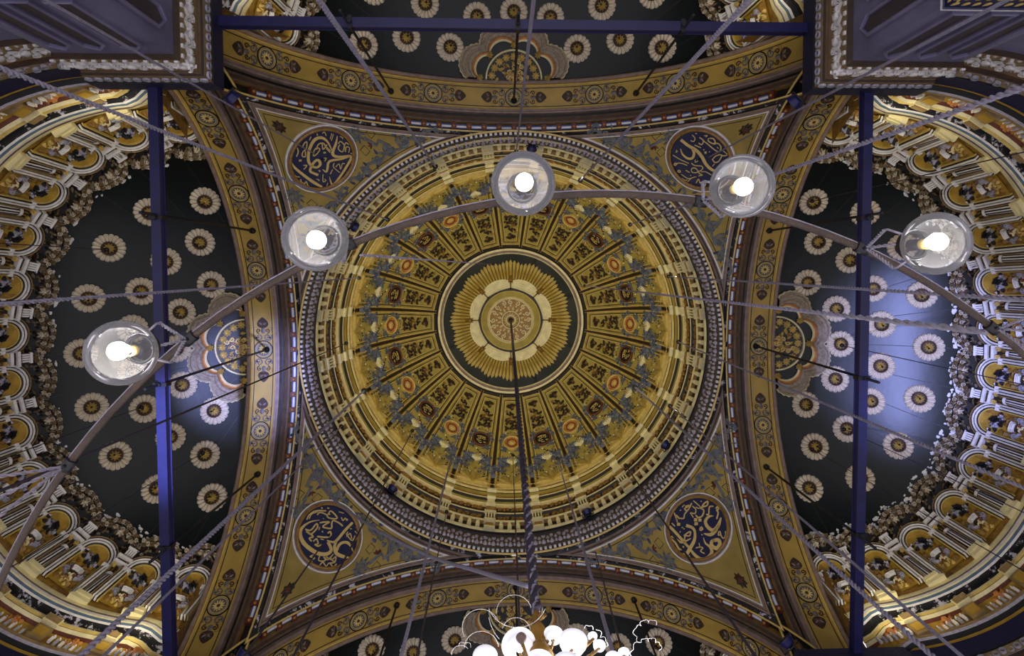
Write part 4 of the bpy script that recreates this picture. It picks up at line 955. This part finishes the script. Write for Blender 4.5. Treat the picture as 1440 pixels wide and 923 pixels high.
for k in range(4):
    for j, t in enumerate((-5.7, 0, 5.7)):
        a = k * PI / 2; zt = ZA + math.sqrt(RA * RA - t * t)
        lw, lt = 12.12, t
        p = (X0 + lw * math.cos(a) - lt * math.sin(a), Y0 + lw * math.sin(a) + lt * math.cos(a))
        r = root('hanger_rod', (p[0], p[1], 21.0), f'dark iron rod hanging from the {AN[k]} arch, {RODN[k][j]} one of its three', 'rod', 'iron hanger rods under the arches')
        b = MB(); b.tube([(0, 0, 0), (0, 0, zt - 21.0)], .05, 8); b.build('rod', 'black_iron', r)
        b = MB(); b.lathe([(.05, -.2), (.14, -.14), (.14, .0), (.0, .02)], 10, c=(0, 0, zt - 21.0)); b.build('ceiling_cap', 'black_iron', r)
def flood(loc, target, label, sz=.34):
    r = root('floodlight', loc, label, 'floodlight', 'navy floodlights')
    d = (Vector(target) - Vector(loc)).normalized()
    b = MB(); b.lathe([(0, -.5), (.7, -.5), (.8, -.3), (1, .4), (1.05, .5), (.9, .5)], 14, ax=d); b.v = [tuple(c * sz for c in v) for v in b.v]; b.build('lamp_housing', 'navy_iron', r)
    b = MB(); b.lathe([(0, .42), (.9, .42)], 14, ax=d); b.v = [tuple(c * sz for c in v) for v in b.v]; b.build('lens', 'black', r)
    s = d.cross(Vector((0, 0, 1))).normalized() * sz * 1.12
    b = MB(); b.tube([s, s + Vector((0, 0, -sz * 1.2)), -s + Vector((0, 0, -sz * 1.2)), -s], .03, 6); b.build('bracket', 'black_iron', r)
for px, py, nm in ((551, 689, 'lower left'), (826, 722, 'lower right beside the middle'), (937, 627, 'right side, lower'), (748, 207, 'top, beside the middle globe'), (497, 318, 'upper left, beside a globe')):
    p = at(px, py, 33.2); flood(p, (DX, DY0, 44), f'round navy floodlight on the dome ledge, {nm}', .27)
for sx, sy, nm in ((-1, -1, 'upper left'), (1, -1, 'upper right'), (1, 1, 'lower right'), (-1, 1, 'lower left')):
    p = (X0 + sx * 9.72, Y0 + sy * 9.72, 22.35); flood(p, (X0, Y0, 30), f'small navy floodlight on the inner corner of the {nm} pier', .3)

# ------------------------------------------------------------------ ropes and wires
def rope(a, bb, rad, label, mat='rope', twist=True, sag=0., cat='cable', nm=None, mid=None):
    a, bb = Vector(a), Vector(bb); L = (bb - a).length
    r = root(nm or ('rope' if twist else 'wire'), a, label, 'rope' if twist else 'wire', 'ropes and wires strung under the domes')
    b = MB(); n = 24 if not twist else max(60, int(L / (rad * .9)))
    d = bb - a; t = d.normalized(); s = t.cross(Vector((0, 0, 1))).normalized(); u = t.cross(s)
    def c(f): return d * f + Vector((0, 0, -sag * 4 * f * (1 - f)))
    if twist:
        m_ = min(900, n)
        for ph in (0, PI):
            b.tube([c(i / m_) + (s * math.cos(ph + i * 1.05) + u * math.sin(ph + i * 1.05)) * rad * .5 for i in range(m_ + 1)], rad * .62, 5)
        sheath = 'strand'
    else:
        b.tube([c(i / n) for i in range(n + 1)], rad, 6); sheath = 'strand'
    b.build(sheath, mat, r)
    b = MB(); b.lathe([(0, -.05), (.06, -.03), (.06, .03), (0, .05)], 8); b.v = [tuple(x * min(3, 1 + rad * 30) for x in v) for v in b.v]
    e = b.build('end_fitting', 'black_iron', r); e.location = d
    return r
ROPES = [
 ((440, -12, 10), (612, 234, 33.9), .05, 'lilac twisted rope rising steeply from the top edge to the upper left dome ring', 'rope', True),
 ((752, -14, 10), (726, 214, 33.6), .04, 'thin rope rising almost straight from the top edge, behind the middle globe', 'rope', False),
 ((1066, -14, 8), (816, 254, 34.2), .04, 'twisted rope slanting from the top right edge to the upper right of the dome', 'rope', True),
 ((1456, 117, 5.5), (886, 316, 34.4), .032, 'thick twisted rope running from the right edge behind the upper right globe', 'rope', True),
 ((1420, -2, 9), (995, 222, 29.3), .035, 'thin lilac rope from the upper right corner to the roundel behind the globe', 'rope', False),
 ((40, -14, 10), (445, 218, 29.3), .03, 'thin dark wire from the upper left edge to the hook of the loop-stroke roundel', 'rope', False),
 ((-14, 90, 8), (545, 309, 34), .036, 'twisted rope from the left edge past the upper left globe', 'rope', True),
 ((-14, 429, 7), (505, 391, 34.5), .026, 'nearly level rope crossing the left half dome above its middle', 'rope', True),
 ((-14, 697, 9), (487, 483, 34.5), .026, 'thin dark wire rising from the left edge to the left of the dome cornice', 'wire', False),
 ((96, 940, 9), (512, 550, 34.5), .052, 'thick lilac rope rising from the bottom left corner to the lower left of the dome', 'rope', True),
 ((128, 940, 11), (480, 600, 33.5), .03, 'thinner rope running just below the thick one in the lower left', 'rope', False),
 ((1330, 940, 10), (893, 545, 35), .05, 'thick lilac rope running from the lower right edge to the right of the dome', 'rope', True),
 ((1372, 940, 10), (942, 571, 34.2), .034, 'thinner rope beside the thick one in the lower right', 'rope', False),
 ((1454, 692, 9), (954, 481, 34.6), .034, 'lilac rope crossing the right half dome below its middle', 'rope', True),
 ((1454, 422, 6), (940, 389, 36), .026, 'thin twisted rope crossing the right half dome above the thick one', 'rope', True),
 ((1068, 932, 12), (880, 655, 36), .034, 'thin wire crossing the bold-stroke roundel in the lower right', 'wire', False),
 ((332, 940, 13), (456, 762, 29.5), .028, 'dark wire from the hook of the crossed-blade roundel down left', 'wire', False),
 ((408, 932, 14), (580, 606, 40.5), .03, 'dark wire dropping past the right edge of the lower left roundel', 'wire', False),
 ((562, 932, 9), (648, 591, 40.5), .03, 'lilac wire hanging from the dome to the lower edge, left of the chandelier', 'rope', False),
 ((585, 932, 11), (628, 720, 34), .022, 'thin wire hanging beside the lilac one left of the chandelier', 'wire', False),
 ((731, 892, 9), (721, 640, 41.5), .02, 'thin dark wire hanging beside the chandelier chain', 'wire', False),
 ((866, 932, 9), (784, 645, 41), .034, 'lilac wire hanging from the dome to the right of the chandelier', 'rope', False),
 ((879, 932, 10), (836, 772, 33), .022, 'thin wire hanging just right of the lilac one beside the chandelier', 'wire', False),
]
for (p, q_, rad, lb, mt, tw) in ROPES:
    A0, B0 = at(*p), at(*q_); dv = (A0 - B0).normalized()
    if not (0 < p[0] < 1440 and 0 < p[1] < 923): A0 = A0 + dv * min(9.0, max(0, (A0.z - 1.2) / max(.15, -dv.z)))      # runs on towards the hall beyond the frame
    rope(A0, B0, rad, lb, mt, tw)

for px, py, H, H2, lb in ((1187, 604, 29, 12, 'thin wire hanging from a rosette low in the middle of the right half dome'), (195, 413, 29, 14, 'faint wire hanging from a rosette above the lit globe on the left'), (199, 573, 29, 13, 'faint wire hanging from a rosette below the lit globe on the left'), (285, 637, 29, 10, 'faint wire hanging from a lower rosette beside the left arch'),
    (1184, 486, 29.5, 13, 'faint wire hanging from a rosette at the middle of the right half dome'), (1142, 632, 29, 12, 'faint wire hanging from a rosette low beside the right arch'), (1142, 283, 29, 15, 'faint wire hanging from the topmost rosette of the right half dome'), (150, 351, 28, 18, 'faint wire hanging from a rosette in the upper left half dome')):
    p = at(px, py, H); rope((p.x, p.y, 4.0), p, .018, lb, 'wire', False)

# ------------------------------------------------------------------ the lamp ring and its globes
CL = [(-2.461, 1.06), (-1.752, .381), (-.873, -.155), (.089, -.402), (1.122, -.412), (2.075, -.156), (2.843, .349)]
def circ(pts):
    import numpy as np
    P = np.array(pts); Am = np.c_[2 * P, np.ones(len(P))]; s, *_ = np.linalg.lstsq(Am, (P ** 2).sum(1), rcond=None)
    return float(s[0]), float(s[1]), float(math.sqrt(s[2] + s[0] ** 2 + s[1] ** 2))
cx, cy, cr = circ(CL)
HR = 3.64
ring = root('lamp_ring', (cx, cy, HR), 'large brown iron hoop that carries the glass globes, curving across the whole picture', 'lamp ring')
angs = sorted(math.atan2(y - cy, x - cx) for x, y in CL)
full = [angs[0] - .9 - i * 0 for i in range(1)]
b = MB(); b.grid(lambda u, v: ((cr + .021 * math.cos(v)) * math.cos(u), (cr + .021 * math.cos(v)) * math.sin(u), .016 * math.sin(v)), lin(0, 2 * PI, 145)[:-1], lin(0, 2 * PI, 9)[:-1], 0, True, True, True)
b.build('hoop', 'iron', ring)
b = MB(); b.grid(lambda u, v: ((cr + .02 + .006 * math.cos(v)) * math.cos(u), (cr + .02 + .006 * math.cos(v)) * math.sin(u), .006 * math.sin(v)), lin(0, 2 * PI, 145)[:-1], lin(0, 2 * PI, 7)[:-1], 0, True, True, True)
b.build('cable_along_hoop', 'rope', ring)
for a in angs:
    b = MB(); p = Vector((cr * math.cos(a), cr * math.sin(a), 0)); t = Vector((-math.sin(a), math.cos(a), 0))
    b.tube([p - t * .035, p + t * .035], .034, 10); b.tube([p - Vector((0, 0, .01)), p - Vector((0, 0, .07))], .012, 6)
    b.build('clip', 'black_iron', ring)
def helix(b, p, q_, rad, n=26, mi=0):
    p, q_ = Vector(p), Vector(q_); d = q_ - p; t = d.normalized(); s = t.cross(Vector((.3, .5, .8))).normalized(); u = t.cross(s)
    for ph in (0, PI): b.tube([p + d * i / n + (s * math.cos(ph + i * 1.1) + u * math.sin(ph + i * 1.1)) * rad * .55 for i in range(n + 1)], rad * .62, 5, mi)
b = MB()
pr = [(.15 * math.sin(a), -.15 * math.cos(a)) for a in lin(.001, R_(152), 25)]
pr += [(.066, .150), (.066, .165)]
b.lathe(pr, 40); glass_t = ('glass_globe', b.mesh('glass_globe', ['globe_glass']), [])
b = MB(); b.lathe([(.06, .15), (.078, .15), (.078, .19), (.06, .19)], 24); b.lathe([(0, .2), (.03, .19), (.028, .13), (.022, .07), (0, .068)], 14); col_t = ('collar', b.mesh('collar', ['black_iron']), [])
b = MB(); b.lathe([(.0, -.055), (.026, -.048), (.042, -.02), (.042, .01), (.028, .042), (.02, .07), (0, .072)], 18); bulb_t = ('bulb', b.mesh('bulb', ['bulb']), [])
b = MB(); b.lathe([(.018, .06), (.026, .062), (.026, .10), (.018, .10)], 14); sock_t = ('socket', b.mesh('socket', ['gilt']), [])
GL = ['clear glass globe lamp just beyond the left edge, only its twisted chains showing', 'lit clear glass globe hanging in front of the left half dome', 'lit clear glass globe at the left of the dome ring, below the upper left roundel', 'lit clear glass globe at the top middle of the lamp ring', 'lit clear glass globe overlapping the upper right roundel', 'lit clear glass globe hanging in front of the right half dome', 'clear glass globe lamp just beyond the right edge, below the thick rope']
rnd = random.Random(2)
for i, (x, y) in enumerate(CL):
    a = math.atan2(y - cy, x - cx); x, y = cx + cr * math.cos(a), cy + cr * math.sin(a)
    zg = 2.72 if i == 0 else 3.0
    g = root('globe_lamp', (x, y, zg), GL[i], 'globe lamp', 'glass globe lamps on the ring')
    spawn(glass_t, g); spawn(col_t, g); o = spawn(bulb_t, g); spawn(sock_t, g)
    o.location = (rnd.uniform(-.012, .012), rnd.uniform(-.012, .012), -.005)
    for k in range(3):
        an = a + 2 * PI * k / 3 + .9
        h = Vector((.118 * math.cos(an), .118 * math.sin(an), .28))
        b = MB(); helix(b, (0, 0, HR - zg - .05), h, .009); b.tube([h, h + Vector((0, 0, -.03)), (.075 * math.cos(an), .075 * math.sin(an), .17)], .006, 6, 0)
        b.build('hanging_chain', 'rope', g)
    lamp('globe_bulb_light', 'POINT', (x, y, zg), None, 14, (1, .93, .8), .045)
pts3 = [((1388, 467, HR), (822, 402, 45.5), .030, 'thick twisted rope holding the lamp ring, slanting up from the right to the dome'), ((508, 359, HR), (692, 372, 45.5), .010, 'rope holding the lamp ring, rising from the left globe to the dome')]
for p, q_, rad, lb in pts3: rope(at(*p), at(*q_), rad if rad < .02 else .022, lb, 'rope', True)
# slack smooth cable from the lower left pendentive to the chandelier chain
r = root('slack_cable', at(430, 640, 30.8), 'pale lilac slack cable swinging from the lower left pendentive to the chandelier chain', 'cable')
ctrl = [at(430, 640, 30.8), at(456, 689, 27), at(513, 735, 22), at(597, 779, 16), at(670, 803, 11.5), at(748, 826, 7.6)]
b = MB(); pts = []
for i in range(5):
    p0, p1, p2, p3 = ctrl[max(0, i - 1)], ctrl[i], ctrl[i + 1], ctrl[min(5, i + 2)]
    for j in range(8):
        t = j / 8; pts.append(.5 * (2 * p1 + (p2 - p0) * t + (2 * p0 - 5 * p1 + 4 * p2 - p3) * t * t + (3 * p1 - p0 - 3 * p2 + p3) * t ** 3))
pts.append(ctrl[-1]); b.tube([p - ctrl[0] for p in pts], [.055 - .022 * i / len(pts) for i in range(len(pts))], 7); b.build('cable_sheath', 'rope', r)
b = MB(); b.bump(lambda x, y, h: (x, y, h), 0, 0, .12, -.05, .1); b.build('end_fitting', 'black_iron', r)

# ------------------------------------------------------------------ chandelier under the dome and its chain
top = Vector((DX, DY0, HD + RD - .6)); bot = at(754, 862, 6.75)
r = root('chandelier_chain', bot, 'long dark twisted chain from the centre of the dome down to the chandelier', 'chain')
b = MB(); d = top - bot; t = d.normalized(); s = t.cross(Vector((1, 0, 0))).normalized(); u = t.cross(s); n = 400
for ph in (0, PI): b.tube([d * i / n + (s * math.cos(ph + i * .9) + u * math.sin(ph + i * .9)) * .035 for i in range(n + 1)], .038, 5)
b.build('chain_strands', 'wire', r)
b = MB(); helix(b, (0, 0, .0), tuple(d * .1), .042, 120); b.build('lower_wrapping', 'rope', r)
ch = root('chandelier', (bot.x, bot.y, 5.2), 'gilt chandelier with lit white glass bell shades at the bottom edge', 'chandelier')
b = MB(); b.lathe([(0, 1.6), (.03, 1.58), (.05, 1.45), (.03, 1.35), (.07, 1.25), (.10, 1.12), (.05, 1.0), (.09, .9), (.13, .75), (.06, .6), (.10, .45), (.16, .3), (.08, .1), (.12, -.1), (.2, -.3), (.1, -.5), (0, -.55)], 16)
rnd = random.Random(3)
for i in range(60):
    h = rnd.uniform(-.2, 1.4); a = rnd.uniform(0, 6.28); q = lambda x, y, z: ((.07 + z) * math.cos(a + x * 8), (.07 + z) * math.sin(a + x * 8), h + y)
    b.leaf(q, 0, 0, PI / 2 + rnd.uniform(-.6, .6), .12, .07, 0, .06)
b.build('stem', 'gilt_dark', ch)
SH = [(731, 913, 6.0, .15, -8, 0), (733, 898, 5.7, .07, 0, 2), (778, 897, 6.15, .085, 10, 0), (806, 905, 6.0, .135, 12, 1), (834, 897, 6.1, .042, 0, 0), (843, 909, 6.0, .06, 8, 1), (682, 927, 6.0, .12, 0, 1), (862, 928, 6.0, .075, 0, 1), (878, 921, 5.9, .05, 0, 0), (758, 940, 5.6, .12, 5, 0), (796, 940, 5.5, .13, 0, 1)]
b = MB(); b.lathe([(.30, -.55), (.55, -.5), (.82, -.3), (.92, 0), (.88, .3), (1.0, .55), (1.12, .62)], 28); bell = [('bell_shade', b.mesh('bell_shade', ['shade_glow']), [])]
b = MB(); b.lathe([(.0, -.8), (.4, -.72), (.78, -.45), (.98, -.05), (1.02, .3), (.96, .36)], 28); bell.append(('bowl_shade', b.mesh('bowl_shade', ['shade_glow']), []))
b = MB(); b.lathe([(0, -1.5), (.12, -1.35), (.3, -.8), (.62, -.2), (.7, .2), (.5, .6), (0, .7)], 20); bell.append(('tulip_cap', b.mesh('tulip_cap', ['mauve']), []))
b = MB(); b.lathe([(0, .25), (.2, .2), (.22, -.05), (.12, -.3), (0, -.35)], 14); blb = ('shade_bulb', b.mesh('shade_bulb', ['bulb']), [])
for px, py, H, sz, tl, kd in SH:
    p = at(px, py, H) - Vector((bot.x, bot.y, 5.2))
    o = spawn(bell[kd], ch); o.location = p; o.scale = (sz,) * 3; o.rotation_euler = (R_(tl), R_(tl * .7), 0)
    if kd < 2: spawn(blb, o)
    b = MB(); m_ = Vector((p.x * .5, p.y * .5, p.z - .35)); q0_ = Vector((0, 0, p.z - .15)); e = p + Vector((0, 0, -.5 * sz))
    b.tube([q0_.lerp(m_, i / 6).lerp(m_.lerp(e, i / 6), i / 6) for i in range(7)], .016, 6); b.build('arm', 'gilt_dark', ch)
def wloop(b, c, rr, H, a0=0, a1=2 * PI, rad=.006):
    pts = [at(c[0] + rr * math.cos(a), c[1] + rr * math.sin(a), H) - Vector((bot.x, bot.y, 5.2)) for a in lin(a0, a1, 22)]; b.tube(pts, rad, 5)
for c, rr, H, a0, a1 in (((676, 883), 26, 6.1, 2.6, 5.9), ((677, 912), 24, 6.0, 3.2, 6.2), ((648, 921), 13, 6.0, 3.1, 5.6), ((723, 862), 25, 6.3, 3.1, 6.0), ((726, 889), 20, 6.1, 3.4, 6.1), ((727, 840), 43, 6.4, .4, 2.75), ((745, 860), 58, 6.2, 2.4, 3.0)):
    b = MB(); wloop(b, c, rr, H, a0, a1, .0028); b.build('crystal_wire', 'white', ch)
for sg_, pl in zip((-1, 1, 1, 1, -1), ([(923, 879), (918, 873), (912, 877), (905, 873), (902, 881), (895, 883), (896, 896), (902, 904), (891, 914), (890, 925)], [(902, 904), (906, 899), (912, 903), (916, 898), (922, 904), (928, 907), (927, 915)], [(822, 884), (828, 881), (834, 886)], [(838, 886), (844, 897), (852, 902), (850, 911)], [(662, 911), (654, 905), (645, 910)])):
    b = MB(); pts = []
    for i in range(len(pl) - 1):
        (xa, ya), (xb, yb) = pl[i], pl[i + 1]; l = math.hypot(xb - xa, yb - ya); nx, ny = (yb - ya) / l, -(xb - xa) / l
        for j in range(6):
            t = j / 6; bl = .42 * l * math.sin(PI * t)
            pts.append(at(xa + (xb - xa) * t + nx * bl * sg_, ya + (yb - ya) * t + ny * bl * sg_, 6.0) - Vector((bot.x, bot.y, 5.2)))
    pts.append(at(*pl[-1], 6.0) - Vector((bot.x, bot.y, 5.2))); b.tube(pts, .0028, 5); b.build('scalloped_wire', 'white', ch)
lamp('chandelier_light', 'POINT', (bot.x + .3, bot.y + .3, 5.6), None, 120, (.9, .92, 1), .25)
